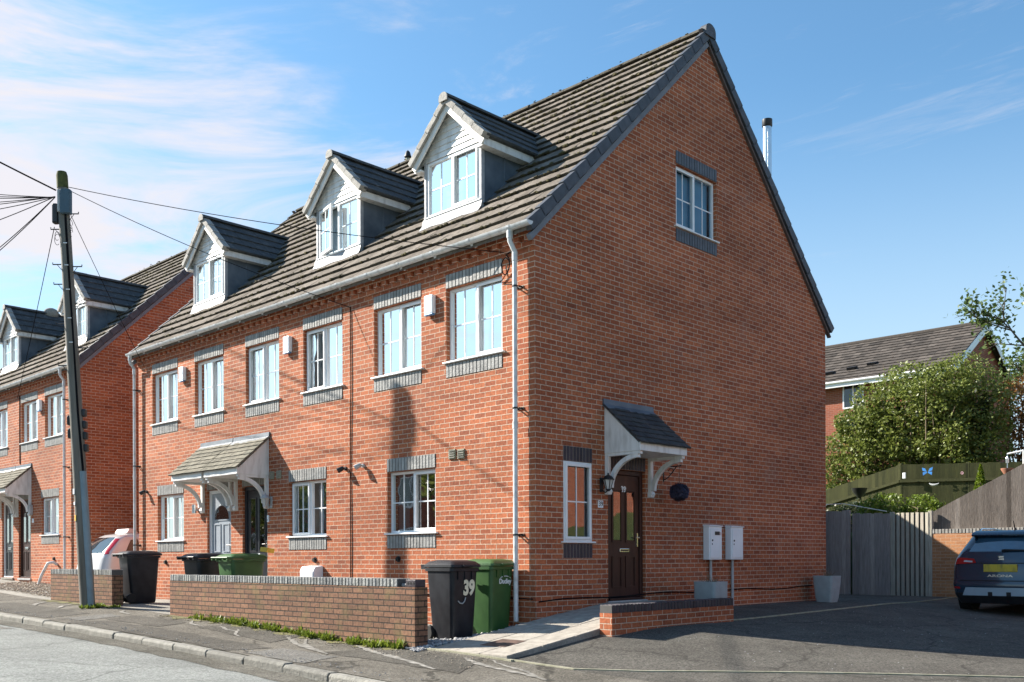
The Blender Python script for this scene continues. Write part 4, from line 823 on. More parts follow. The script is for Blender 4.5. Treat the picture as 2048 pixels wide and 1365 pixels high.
def blades(name, m, spots, label, cat='weeds'):
    mb = MB()
    for x, y, z, r, n, h in spots:
        for _ in range(n):
            a = rnd.uniform(0, 2*PI); q = r*math.sqrt(rnd.random()); bx, by = x+q*math.cos(a)*.5, y+q*math.sin(a); L = h*rnd.uniform(.5, 1.2); w = rnd.uniform(.006, .016); t = rnd.uniform(.2, 1.1); a2 = rnd.uniform(0, 2*PI)
            d = Vector((math.cos(a2)*math.sin(t), math.sin(a2)*math.sin(t), math.cos(t))); sd = Vector((-math.sin(a2), math.cos(a2), 0))*w
            p = Vector((bx, by, z)); m1 = p+d*L*.6; e = p+d*L+Vector((0, 0, -L*.18*t))
            mb.add([p-sd*.5, p+sd*.5, m1+sd, m1-sd, e], [(0, 1, 2, 3), (3, 2, 4)])
    return tag(mb.build(name, m, recalc=False), label, cat, kind='stuff')
sp = []
for _ in range(120):
    y = rnd.choice([rnd.gauss(1.0, .35), rnd.gauss(2.2, .4), rnd.gauss(3.6, .35), rnd.gauss(4.8, .35), rnd.uniform(.3, 6.6)]); y = min(max(y, .3), 6.6); x = -2.1-abs(rnd.gauss(0, .055)); sp.append((x, y, H(x, y)-.005, .06, 30, rnd.uniform(.06, .16)))
blades('weeds', 'leaf_weed', sp, 'bright green weeds growing along the foot of the long front wall')
sp = []
for _ in range(26):
    y = rnd.choice([rnd.uniform(8.6, 10), rnd.uniform(8.5, 12.3)]); x = -2.1-abs(rnd.gauss(0, .1)); sp.append((x, y, H(x, y)-.005, .05, 18, rnd.uniform(.03, .08)))
for k in range(8): sp.append((-2.45+rnd.gauss(0, .1), 9.1+rnd.gauss(0, .12), .01, .05, 22, .09))
blades('weeds', 'leaf_weed', sp, 'low weeds and moss around the telegraph pole foot')
def moss_strip(y0, y1, label):
    mb = MB(); n = int((y1-y0)/.09); k = 4
    for i in range(n+1):
        y = y0+(y1-y0)*i/n; w = .16+.10*math.sin(i*.9)+rnd.uniform(-.05, .05)
        for j in range(k+1): x = -2.085-w*j/k; mb.v.append((x, y, H(x, y)+.010-.004*j/k))
    mb.f = [(i*(k+1)+j, i*(k+1)+j+1, (i+1)*(k+1)+j+1, (i+1)*(k+1)+j) for i in range(n) for j in range(k)]
    tag(mb.build('moss_strip', 'moss_ground', recalc=False), label, 'moss', kind='stuff')
mat('moss_ground', (.10, .088, .045), .95, .3, 14, c2=(.17, .16, .04), bump=.8, bscale=60)
moss_strip(.3, 6.7, 'mossy dirt along the foot of the long front wall'); moss_strip(9.0, 12.3, 'yellow moss along the foot of the short wall')
# ------------------------------------------------------------------ wheelie bins
def rrect(w, d, r, n=4):
    P = []
    for cx, cy, a in ((w/2-r, d/2-r, 0), (-w/2+r, d/2-r, PI/2), (-w/2+r, -d/2+r, PI), (w/2-r, -d/2+r, 1.5*PI)):
        P += [(cx+r*math.cos(a+PI/2*i/n), cy+r*math.sin(a+PI/2*i/n)) for i in range(n+1)]
    return P
def wheelie_bin(loc, rz, m, label, group, flip=False):
    """front faces local -Y, hinge and wheels at +Y"""
    r = empty('wheelie_bin', loc, label, 'wheelie bin', group, rz); r.scale = (.94, .94, .96); mb = MB()
    secs = [(.44, .50, .06, .0), (.46, .53, .06, .05), (.535, .665, .07, .80), (.55, .68, .07, .925), (.60, .73, .06, .93), (.60, .73, .06, .975)]
    n = None
    for w, d, rr, z in secs:
        P = rrect(w, d, rr); n = len(P); mb.v += [(x, y+(-.02 if z < .5 else 0), z) for x, y in P]
    mb.f = [(i*n+k, i*n+(k+1) % n, (i+1)*n+(k+1) % n, (i+1)*n+k) for i in range(len(secs)-1) for k in range(n)]+[tuple(range(n))[::-1], tuple(range(n*(len(secs)-1), n*len(secs)))]
    for x in (-.14, 0, .14): mb.box(x-.012, x+.012, -.36, -.33, .82, .925)
    body = mb.build('body', m, r, smooth=True)
    l = MB(); ls = []
    for w, d, rr, z in [(.595, .755, .05, .978), (.61, .77, .05, .985), (.605, .765, .05, 1.015), (.50, .66, .06, 1.05), (.36, .50, .1, 1.062)]:
        P = rrect(w, d, rr); nn = len(P); l.v += [(x, y-.01, z+.018*(1-(y/.39)**2)*(1 if z > 1.02 else 0)) for x, y in P]; ls.append(z)
    l.f = [(i*nn+k, i*nn+(k+1) % nn, (i+1)*nn+(k+1) % nn, (i+1)*nn+k) for i in range(4) for k in range(nn)]+[tuple(range(nn))[::-1], tuple(range(nn*4, nn*5))]
    lid = l.build('lid', m, r, smooth=True); h = MB(); h.box(-.10, .10, -.43, -.385, .985, 1.015); h.build('lid_grip', m, lid, bevel=.008)
    hd = MB(); hd.tube([(-.29, .44, 1.0), (.29, .44, 1.0)], .019, 10)
    for x in (-.27, -.12, .12, .27): hd.box(x-.018, x+.018, .34, .45, .955, 1.012)
    hd.build('handle', m, r, smooth=True)
    for s in (-1, 1):
        w = MB(); w.M = Matrix.Translation((s*.255, .27, .10)) @ Matrix.Rotation(PI/2, 4, 'Y'); w.lathe([(.02, -.03), (.09, -.03), (.10, -.02), (.10, .02), (.09, .03), (.02, .03)], n=18); w.build('wheel', 'rubber', r, smooth=True)
    a = MB(); a.tube([(-.25, .27, .10), (.25, .27, .10)], .012, 8); a.build('axle', 'black_metal', r); return r
BG = 'wheelie bins in front of the terrace'
def stand(x, y, e=.012): return (x, y, H(x, y)+e)
b39 = wheelie_bin(stand(-1.0, .65, -.0), math.radians(-4), 'bin_black', 'black wheelie bin with the number 39 on its front', BG)
def face(y, z, tilt=4.5): return Matrix.Translation((0, y, z)) @ Matrix.Rotation(PI/2-math.radians(tilt), 4, 'X')
text('39', .27, 'bin_number', 'sticker', Matrix.Translation((.08, -.337, .70)) @ Matrix.Rotation(PI/2+math.radians(5), 4, 'X'), b39, offset=.012, sx=.85)
mb = MB(); mb.tube([(-.14, -.335, .535), (-.10, -.336, .505), (-.05, -.336, .50), (-.01, -.338, .53), (.01, -.34, .58)], .009, 6); mb.build('peeling_strip', 'stone_pot', b39)
b39.scale = (.85, .85, 1.02)
bgr = wheelie_bin(stand(-.33, .63, .0), math.radians(2), 'bin_green', 'dark green wheelie bin with a white council logo beside the white downpipe', BG)
bgr.scale = (.86, .86, 1.0)
text('Dudley', .10, 'logo_text', 'white_mark', Matrix.Translation((.06, -.338, .76)) @ Matrix.Rotation(PI/2+math.radians(5), 4, 'X'), bgr, offset=.002)
mb = MB(); mb.tube([(.0+.17*math.cos(t)*.8+.06, -.342-.004*math.sin(t), .785+.05*math.sin(t)) for t in [PI*(.1+.75*i/10) for i in range(11)]], [.003+.004*math.sin(PI*i/10) for i in range(11)], 6); mb.build('logo_arc', 'white_mark', bgr)
wheelie_bin(stand(-1.25, 7.02), math.radians(90+4), 'bin_black', 'black wheelie bin behind the long wall, touching a green bin', BG)
wheelie_bin(stand(-1.16, 5.95), math.radians(90), 'bin_green', 'mid green wheelie bin with rounded lid behind the long front wall', BG)
wheelie_bin(stand(-1.30, 9.62), math.radians(90-3), 'bin_black', 'black wheelie bin between the short wall and the silver car', BG)
mb = MB(); mb.box(-.11, .11, -.07, .07, 0, .08); o = mb.build('carton', 'yellow_paper', bevel=.004); o.location = (-.86, 5.60, H(-1, 5.6)+1.06); o.rotation_euler = (.1, .1, .4); tag(o, 'small yellow carton on top of the green bin behind the wall', 'carton')
# ------------------------------------------------------------------ telegraph pole and its wires
PB, PT = Vector((-2.46, 9.26, -.05)), Vector((-2.80, 9.56, 8.22))
pole = empty('telegraph_pole', PB+Vector((0, 0, .05)), 'leaning wooden telegraph pole with a grey box near its top', 'telegraph pole'); PO = tuple(pole.location)
def pp(t): return PB+(PT-PB)*t
def prad(t): return .135-.04*t
mb = MB(); mb.tube([pp(i/12) for i in range(12)]+[pp(.965)], [prad(i/12) for i in range(12)]+[prad(.965)], 16); mb.build('pole', 'pole_wood', pole, PO, smooth=True)
mb = MB(); mb.tube([pp(.963), pp(.992), pp(1.0)], [.102, .102, .085], 16); mb.build('pole_cap', 'pole_cap', pole, PO, smooth=True)
FW = Vector((-math.sin(YAW), -math.cos(YAW), 0)); RT = Vector((math.cos(YAW), -math.sin(YAW), 0))
def rel(t, r, f): return pp(t)+RT*r+FW*f
def onpole(name, m, t, r, f, w, d, h, bevel=.01, rot=0):
    c = rel(t, r, f); mb = MB(); mb.M = Matrix.Translation(c) @ Matrix.Rotation(-YAW+rot, 4, 'Z'); mb.box(-w/2, w/2, -d/2, d/2, -h/2, h/2); return mb.build(name, m, pole, PO, bevel=bevel)
onpole('cable_box', 'pole_box', .928, .09, .10, .19, .13, .46, .02); onpole('box_side', 'grey_plastic', .93, -.035, .09, .05, .10, .42)
onpole('splice_box', 'black_plastic', .905, -.16, .0, .11, .12, .38, .03)
for t in (.435, .405): onpole('terminal', 'black_plastic', t, -.13, -.02, .10, .12, .19, .03)
for t in (.452, .425, .40, .372): onpole('terminal', 'black_plastic', t, .14, -.02, .09, .12, .15, .03)
for t, s in ((.87, -1), (.905, 1), (.79, -1), (.785, 1), (.745, -1), (.70, 1), (.655, -1), (.60, 1), (.56, -1)):
    mb = MB(); r = prad(t); a = rel(t, s*r*.8, 0); b = rel(t, s*(r+.17), 0); mb.tube([a, b, b+Vector((0, 0, .035))], .011, 6); mb.tube([rel(t-.017, s*r*.8, 0), rel(t, s*(r+.09), 0)], .006, 5); mb.build('step_iron', 'black_metal', pole, PO)
for t in (.835, .785, .73, .665, .61): onpole('tag_plate', 'white_mark', t, .03, prad(t)+.004, .07, .012, .018, .002)
mb = MB(); mb.tube([rel(t, .10-.0*t, .085) for t in (0.005, .1, .2, .318)], .062, 10); mb.build('cable_guard', 'guard', pole, PO, smooth=True)
mb = MB(); mb.tube([rel(.318, .10, .08), rel(.45, .07, .085), rel(.6, .06, .075), rel(.8, .055, .08), rel(.9, .06, .09)], .022, 8); mb.build('riser_cable', 'cable_black', pole, PO)
for m, t, w, h in (('box_white', .272, .07, .10), ('box_white', .245, .06, .06), ('yellow_paper', .212, .055, .11)): onpole('notice', m, t, -.095, .085, w, .012, h, .002, rot=-.8)
for k in range(5):
    mb = MB(); c = rel(.878-k*.008, .10 if k < 3 else -.15, .02); q = .05+.02*rnd.random(); mb.tube([c+RT*(q*math.cos(a))*.8+Vector((0, 0, q*1.6*math.sin(a))) for a in [2*PI*i/14 for i in range(13)]], .005, 5); mb.build('cable_loop', 'cable_black', pole, PO)
def cable(a, b, sag, r, label, group=None, m='cable_black', n=16):
    a, b = Vector(a), Vector(b); mb = MB(); mb.tube([a*(1-i/n)+b*(i/n)-Vector((0, 0, 4*sag*(i/n)*(1-i/n))) for i in range(n+1)], r, 5)
    return tag(mb.build('telephone_cable', m), label, 'cable', group)
GT = 'wires from the telegraph pole'
tr = rel(.962, .11, .03); tl_ = rel(.958, -.12, .02)
cable(rel(.965, .12, .02), (-.02, .55, 5.33), .10, .0065, 'black wire from the pole over the dormers to the coil beside the nearest downpipe', GT)
cable(rel(.955, .17, .02), (-.02, 4.3, 5.22), .10, .0065, 'black wire from the pole to the middle of the terrace front', GT)
cable(rel(.905, .12, .02), (-.02, 12.1, 5.30), .03, .006, "short wire from the pole down to the terrace's far left corner", GT)
cable(rel(.875, -.2, .0), (-.02, 20.0, 5.5), .05, .0075, 'thin wire from a pole step down to the left hand terrace', GT)
cable(tl_, (-12.5, 7.6, 9.9), .15, .016, 'thick black wire rising from the pole top to the upper left', GT)
def away(u, v, d):
    c, s = math.cos(YAW), math.sin(YAW); F = Vector((s, c, 0)); R_ = Vector((c, -s, 0)); return CAM+(F+R_*((u-1024)/1967)+Vector((0, 0, (1118-v)/1967)))*d
fan = [(-220, 352, 34), (-220, 366, 33), (-220, 378, 36), (-220, 398, 30), (-220, 412, 31), (-220, 436, 26), (-220, 500, 24), (-120, 590, 22), (-120, 578, 22.5)]
for u, v, d in fan: cable(rel(.945-.004*rnd.random(), -.14, .03), away(u, v, d), .12, .0085, 'one of a fan of black wires running left from the pole top', 'fan of wires to the left of the pole')
# ------------------------------------------------------------------ fittings on the terrace walls
def fitting(name, cat, label, parts, group=None):
    """parts: (part name, material, MB, bevel); the first mesh is the thing itself when alone"""
    o = None
    for i, (pn, m, mb, bv) in enumerate(parts):
        off = mb.off if hasattr(mb, 'off') else (0, 0, 0)
        x = mb.build(name if i == 0 else pn, m, o, off, bevel=bv, smooth=getattr(mb, 'sm', False))
        if i == 0: o = x; o.location = off; tag(o, label, cat, group)
    return o
def mk(off, sm=False): m = MB(); m.off = off; m.sm = sm; return m
def alarm(y, z, label):
    o = (0, y, z); a = mk(o); a.prism([(-.10, -.14), (.10, -.14), (.10, .15), (-.10, .15)], lambda p, q, t: (t, y+p, z+q), -.085, -.001); b = mk(o); b.box(-.087, -.02, y-.101, y+.101, z-.165, z-.141)
    return fitting('alarm_box', 'alarm box', label, [('', 'box_white', a, .015), ('strobe', 'alarm_blue', b, .01)], 'alarm boxes on the terrace fronts')
alarm(2.20, 4.87, 'white alarm box between the two upper windows nearest the big side gable')
alarm(6.20, 4.87, 'white alarm box between the upper windows above the dark front door')
alarm(10.24, 4.87, 'white alarm box between the two upper windows above the grey fanlight door')
alarm(18.30, 5.10, 'white alarm box between upper windows of the terrace left of the pole')
def vent(y, z, label, w=.15, h=.15):
    o = (0, y, z); a = mk(o); a.box(-.022, -.001, y-w/2, y+w/2, z-h/2, z+h/2); b = mk(o)
    for k in range(4): b.box(-.032, -.0225, y-w/2+.012, y+w/2-.012, z-h/2+.016+k*h*.225, z-h/2+.030+k*h*.225)
    return fitting('wall_vent', 'vent', label, [('', 'edging', a, .004), ('louvre', 'concrete', b, 0)], 'square vents on the terrace front')
vent(1.73, 2.51, 'left of two cream square vents above and right of the dark ground floor window'); vent(1.53, 2.50, 'right of two cream square vents, the one nearer the white downpipe')
vent(6.80, 2.50, 'left of two cream square vents beside the dark front door canopy'); vent(6.56, 2.50, 'right of two cream square vents between canopy and ground floor window')
def flood(y, z, label, m='black_metal'):
    o = (0, y, z); a = mk(o, True); a.lathe([(.035, 0), (.035, .03)], (0, 0, 0), 12); a.v = [(-q[2], y+q[0], z+q[1]) for q in a.v]; b = mk(o, True); b.tube([(-.03, y, z), (-.07, y+.01, z-.01)], .014, 8)
    c = mk(o, True); c.tube([(-.06, y-.01, z+.02), (-.09, y+.015, z-.005), (-.14, y+.06, z-.04)], [.030, .042, .048], 12)
    return fitting('security_lamp', 'security lamp', label, [('', m, a, 0), ('arm', m, b, 0), ('head', m, c, 0)])
flood(4.46, 2.47, 'black security lamp left of the long vertical cable'); flood(3.97, 2.49, 'pale grey security lamp right of the long vertical cable', 'grey_plastic'); flood(12.0, 2.45, 'black security lamp beside the far left white downpipe')
def stub(y, z, label):
    a = mk((0, y, z), True); a.tube([(-.012, y, z), (-.001, y, z)], .052, 14); b = mk((0, y, z), True); b.tube([(-.045, y, z), (-.012, y, z)], .036, 12); return fitting('overflow_pipe', 'pipe end', label, [('', 'black_plastic', a, 0), ('spout', 'dark_hole', b, 0)], 'black pipe ends low on the terrace front')
stub(3.04, .91, 'black round pipe end below the dark ground floor window'); stub(5.40, .90, 'black round pipe end above the white gas box'); stub(11.1, .86, 'black pipe end under the ground floor window behind the far black bin'); stub(17.4, .95, 'black pipe end low on the left hand terrace')
o_ = (0, 5.36, .52); a = mk(o_); a.prism([(-.001, .25), (-.21, .25), (-.21, .70), (-.17, .78), (-.001, .80)], lambda p, q, t: (p, t, q), 5.15, 5.58); b = mk(o_); b.box(-.216, -.2105, 5.17, 5.56, .30, .69)
fitting('gas_meter_box', 'meter box', 'white gas meter box low on the wall behind the long front wall', [('', 'box_white', a, .015), ('lid', 'box_white', b, .01)])
def meter(x0, x1, z0, z1, px, pz, label, notice=False):
    o = ((x0+x1)/2, 0, (z0+z1)/2); a = mk(o); a.box(x0, x1, -.12, -.001, z0, z1); b = mk(o); b.box(x0+.03, x1-.03, -.132, -.1205, z0+.03, z1-.04); h = mk(o); h.prism([(0, z1), (-.14, z1-.002), (-.14, z1+.012), (0, z1+.03)], lambda p, q, t: (t, p, q), x0-.01, x1+.01)
    k = mk(o); k.box(x0+.07, x0+.10, -.138, -.1325, (z0+z1)/2+.03, (z0+z1)/2+.06); k.box(x0+.07, x0+.085, -.138, -.1325, (z0+z1)/2-.03, (z0+z1)/2-.005); p = mk(o, True); p.tube([(px, -.04, z0), (px, -.04, pz)], .024, 10)
    parts = [('', 'box_white', a, .008), ('door', 'box_white', b, .008), ('hood', 'box_white', h, 0), ('lock', 'dark_hole', k, 0), ('conduit', 'grey_plastic', p, 0)]
    if notice: n = mk(o); n.box(x1-.24, x1-.10, -.138, -.1325, z1-.15, z1-.09); parts.append(('torn_sticker', 'black_plastic', n, 0)); n2 = mk(o); n2.box(x1-.095, x1-.045, -.137, -.1325, z1-.15, z1-.10); parts.append(('paper_label', 'sign_white', n2, 0))
    fitting('meter_box', 'meter box', label, parts, 'white meter boxes on the side gable')
meter(4.20, 4.60, .88, 1.455, 4.37, .2, 'white meter box with a torn black sticker, above the broken planter', True); meter(4.89, 5.29, .88, 1.455, 5.06, 0, 'white meter box with a long grey conduit down to the ground')
# lantern, plaque, hanging ball, flue
def lantern(T, a, z, label, m='black_metal'):
    c = T(a, -.14, z); o = T(a, 0, z); b = mk(o); b.tbox(T, a-.035, a+.035, -.018, -.001, z-.12, z+.10); r = mk(o, True); r.tube([T(a, -.015, z-.08), T(a, -.09, z-.13), T(a, -.14, z-.09)], .010, 6)
    g = mk(o, True); g.lathe([(.035, -.08), (.075, .06)], c, 6, cap=False); h = mk(o, True); h.lathe([(.095, .06), (.085, .075), (.05, .12), (.015, .135), (.012, .165)], c, 12); k = mk(o, True); k.lathe([(.02, -.11), (.042, -.09), (.04, -.078)], c, 12)
    f = mk(o)
    for i in range(6):
        t = 2*PI*i/6; f.tube([(c[0]+.036*math.cos(t), c[1]+.036*math.sin(t), z-.08), (c[0]+.077*math.cos(t), c[1]+.077*math.sin(t), z+.06)], .006, 4)
    return fitting('lantern', 'wall lantern', label, [('', m, b, .005), ('bracket', m, r, 0), ('lamp_glass', 'lamp_glass', g, 0), ('hood', m, h, 0), ('base', m, k, 0), ('cage', m, f, 0)])
lantern(TG, 1.45, 2.03, 'black carriage lantern beside the brown front door'); lantern(TF, 6.83, 2.0, 'grey carriage lantern on the wall right of the dark glazed door', 'grey_plastic')
o_ = (1.43, 0, 1.73); a = mk(o_); a.box(1.37, 1.49, -.012, -.001, 1.675, 1.785); pl = fitting('number_plaque', 'house number', 'small white house number plaque under the black lantern', [('', 'white_mark', a, .003)])
text('39', .105, 'plaque_number', 'black_plastic', Matrix.Translation((0, -.0125, 0)) @ Matrix.Rotation(PI/2, 4, 'X'), pl, ext=.002, offset=.001)
o_ = (0, 19.0, 2.30); a = mk(o_); a.box(-.09, -.001, 18.9, 19.04, 2.16, 2.44); fitting('cable_junction', 'junction box', 'grey box on the wall beside the left hand porch bracket', [('', 'grey_plastic', a, .015)])
o_ = (0, 18.9, 2.0); a = mk(o_); a.box(-.015, -.001, 18.84, 18.96, 1.94, 2.06); fitting('number_plaque', 'house number', 'tiny white house plaque right of the left hand porch', [('', 'white_mark', a, .003)])
o_ = (0, 6.93, 1.68); a = mk(o_); a.box(-.03, -.001, 6.905, 6.955, 1.62, 1.75); b = mk(o_); b.box(-.034, -.0305, 6.92, 6.94, 1.65, 1.67); fitting('doorbell', 'doorbell', 'white doorbell right of the dark glazed front door', [('', 'box_white', a, .006), ('button', 'black_plastic', b, 0)])
o_ = (0, 9.66, 1.97); a = mk(o_, True); a.tube([(-.09, 9.66, 1.88), (-.09, 9.66, 2.06)], .045, 12); b = mk(o_); b.box(-.06, -.001, 9.63, 9.69, 1.93, 2.0); fitting('porch_light', 'porch light', 'slim grey tube light left of the pale grey door', [('', 'steel', a, 0), ('bracket', 'steel', b, 0)])
root = empty('hanging_ball', (3.05, 0, 2.3), 'dark purple topiary ball hanging from an iron wall bracket', 'hanging ball'); OB = (3.05, 0, 2.3)
mb = MB(); mb.box(3.04, 3.06, -.012, -.001, 2.15, 2.42); mb.tube([(3.05, -.01, 2.39), (3.05, -.34, 2.39), (3.05, -.35, 2.41)], .009, 6); mb.tube([(3.05, -.01, 2.18), (3.05, -.10, 2.22), (3.05, -.26, 2.385)], .008, 6); mb.tube([(3.05, -.15+.045*math.cos(t), 2.32+.045*math.sin(t)) for t in [2*PI*i/12 for i in range(12)]], .006, 5); mb.build('bracket', 'black_metal', root, OB)
mb = MB(); mb.tube([(3.05, -.31, 2.385), (3.05, -.31, 2.12)], .004, 5); mb.build('chain', 'black_metal', root, OB)
mb = MB()
for _ in range(1500):
    v = Vector((rnd.gauss(0, 1), rnd.gauss(0, 1), rnd.gauss(0, 1))).normalized(); p = Vector((3.05, -.31, 1.97))+v*.135; t = v.orthogonal().normalized()*.011; e = p+v*.028+Vector((rnd.uniform(-.012, .012), rnd.uniform(-.012, .012), rnd.uniform(-.012, .012))); mb.add([p-t, p+t, e], [(0, 1, 2)])
mb.ball((3.05, -.31, 1.97), .137, 18, 12); mb.build('ball', 'globe_purple', root, OB, recalc=False)
root = empty('flue', (8.85, 1.45, 2), 'tall stainless steel stove flue rising behind the gable verge', 'flue'); OF = (8.85, 1.45, 2)
mb = MB(); mb.tube([(8.92, 1.45, 2.2), (8.92, 1.45, 10.22)], .09, 20); f = mb.build('flue_pipe', 'steel', root, OF, smooth=True); mb = MB(); mb.lathe([(.095, 10.2), (.11, 10.22), (.11, 10.36), (.06, 10.37)], (8.92, 1.45, 0), 20); mb.build('cowl', 'black_metal', root, OF, smooth=True)
mb = MB(); mb.box(8.67, 8.9, 1.40, 1.5, 4.2, 4.25); mb.box(8.67, 8.9, 1.40, 1.5, 5.3, 5.35); mb.build('wall_clamp', 'steel', root, OF); mb = MB(); mb.tube([(8.80, 1.36, 7.0), (8.80, 1.36, 10.1)], .008, 6); mb.tube([(8.80, 1.36, 10.1), (8.92, 1.42, 10.12)], .008, 6); mb.build('stay', 'steel', root, OF)
o_ = (4.33, 8.0, 9.97); a = mk(o_, True); a.lathe([(.07, -.05), (.065, .10), (.05, .12)], o_, 12); b = mk(o_, True); b.lathe([(.06, .12), (.085, .15), (.05, .26), (.01, .30)], o_, 12); fitting('ridge_vent', 'roof vent', 'small black capped vent on the main ridge behind the middle dormers', [('', 'edging', a, 0), ('cap', 'black_metal', b, 0)])
o_ = (1.95, 22.75, 8.72); a = mk(o_, True); a.ball(o_, .20, 12, 8, (1.2, .8, .9)); fitting('ridge_vent', 'roof vent', 'grey domed vent on the ridge of the leftmost dormer', [('', 'concrete', a, 0)])
mb = MB(); mb.tube([(-.012, 4.31, 5.24), (-.014, 4.30, 4.0), (-.012, 4.33, 2.5), (-.014, 4.32, 1.2), (-.012, 4.33, .25)], .009, 6); tag(mb.build('wall_cable', 'cable_black'), 'long black cable running down the terrace front', 'cable')
mb = MB(); mb.tube([(-.012, 19.85, 5.55), (-.014, 19.86, 4.5), (-.012, 19.85, 3.62)], .012, 6); tag(mb.build('wall_cable', 'cable_black'), 'thin black cable down the left hand terrace to its porch', 'cable')
mb = MB(); pts = [(-.03, .55+.08*math.cos(t)*(1+.1*math.sin(3*t)), 5.17+.13*math.sin(t)-.006*t) for t in [PI/2+2.6*PI*i/30 for i in range(31)]]; mb.tube([(-.02, .42, 5.33)]+pts+[(-.02, .66, 4.92), (-.02, .42, 4.88)], .008, 6); tag(mb.build('cable_coil', 'cable_black'), 'loose coil of black cable beside the top of the white downpipe', 'cable coil')
mb = MB(); mb.tube([(-.015, .05, .34), (-.015, 2.0, .36), (-.015, 3.2, .34)], .009, 5); tag(mb.build('wall_cable', 'cable_black'), 'thin black cable low along the terrace front behind the bins', 'cable')
mb = MB(); mb.tube([(.05+.5*i, -.015, .30+.02*math.sin(i*1.3)+(.01*i if i < 4 else .04)) for i in range(17)], .010, 5); tag(mb.build('wall_cable', 'cable_black'), 'black cable along the foot of the side gable', 'cable')
# angled white waste pipe in front of the left hand terrace
mb = MB(); mb.tube([(-.005, 17.2, .80), (-.10, 17.22, .86), (-.20, 17.3, .84), (-.30, 17.5, .5), (-.36, 17.6, .2)], .04, 10); tag(mb.build('waste_pipe', 'gutter_white', smooth=True), 'bent white waste pipe running down into the buff gravel bed', 'pipe')
# planters
def planter(loc, w, h, label, broken=False, taper=.72):
    r = empty('planter', loc, label, 'planter'); mb = MB(); n = None; S = [(taper, 0), (taper+.12, h*.2), (.97, h*.75), (1, h), (.90, h), (.86, h-.06)]
    for k, z in S:
        P = rrect(w*k, w*k, .06*k, 5); n = len(P); mb.v += [(x, y, z) for x, y in P]
    mb.f = [(i*n+k, i*n+(k+1) % n, (i+1)*n+(k+1) % n, (i+1)*n+k) for i in range(len(S)-1) for k in range(n)]+[tuple(range(n))[::-1], tuple(range(n*(len(S)-1), n*len(S)))]
    mb.build('pot', 'stone_pot', r, smooth=True)
    if broken:
        c = MB(); c.add([(-w*.36, -w*.475, h*.45), (-w*.28, -w*.478, h*.30), (-w*.32, -w*.47, h*.12), (-w*.42, -w*.46, h*.34)], [(0, 1, 2, 3)]); c.build('crack', 'dark_hole', r, recalc=False)
    d = MB()
    for _ in range(26):
        a = rnd.uniform(0, 2*PI); q = rnd.uniform(0, w*.3); L = rnd.uniform(.06, .2); p = Vector((q*math.cos(a), q*math.sin(a), h-.06)); e = p+Vector((rnd.gauss(0, .10), rnd.gauss(0, .10), L)); d.tube([p, e], [.006, .002], 4)
    d.build('dead_plant', 'twig', r); return r
planter((3.32, -.72, .225), .42, .31, 'grey stone planter with a broken side, behind the dark coped wall', True, .86)
planter((7.86, -.42, H(7.86, -.42)-.01), .42, .52, 'rounded grey stone planter at the far corner of the side gable')
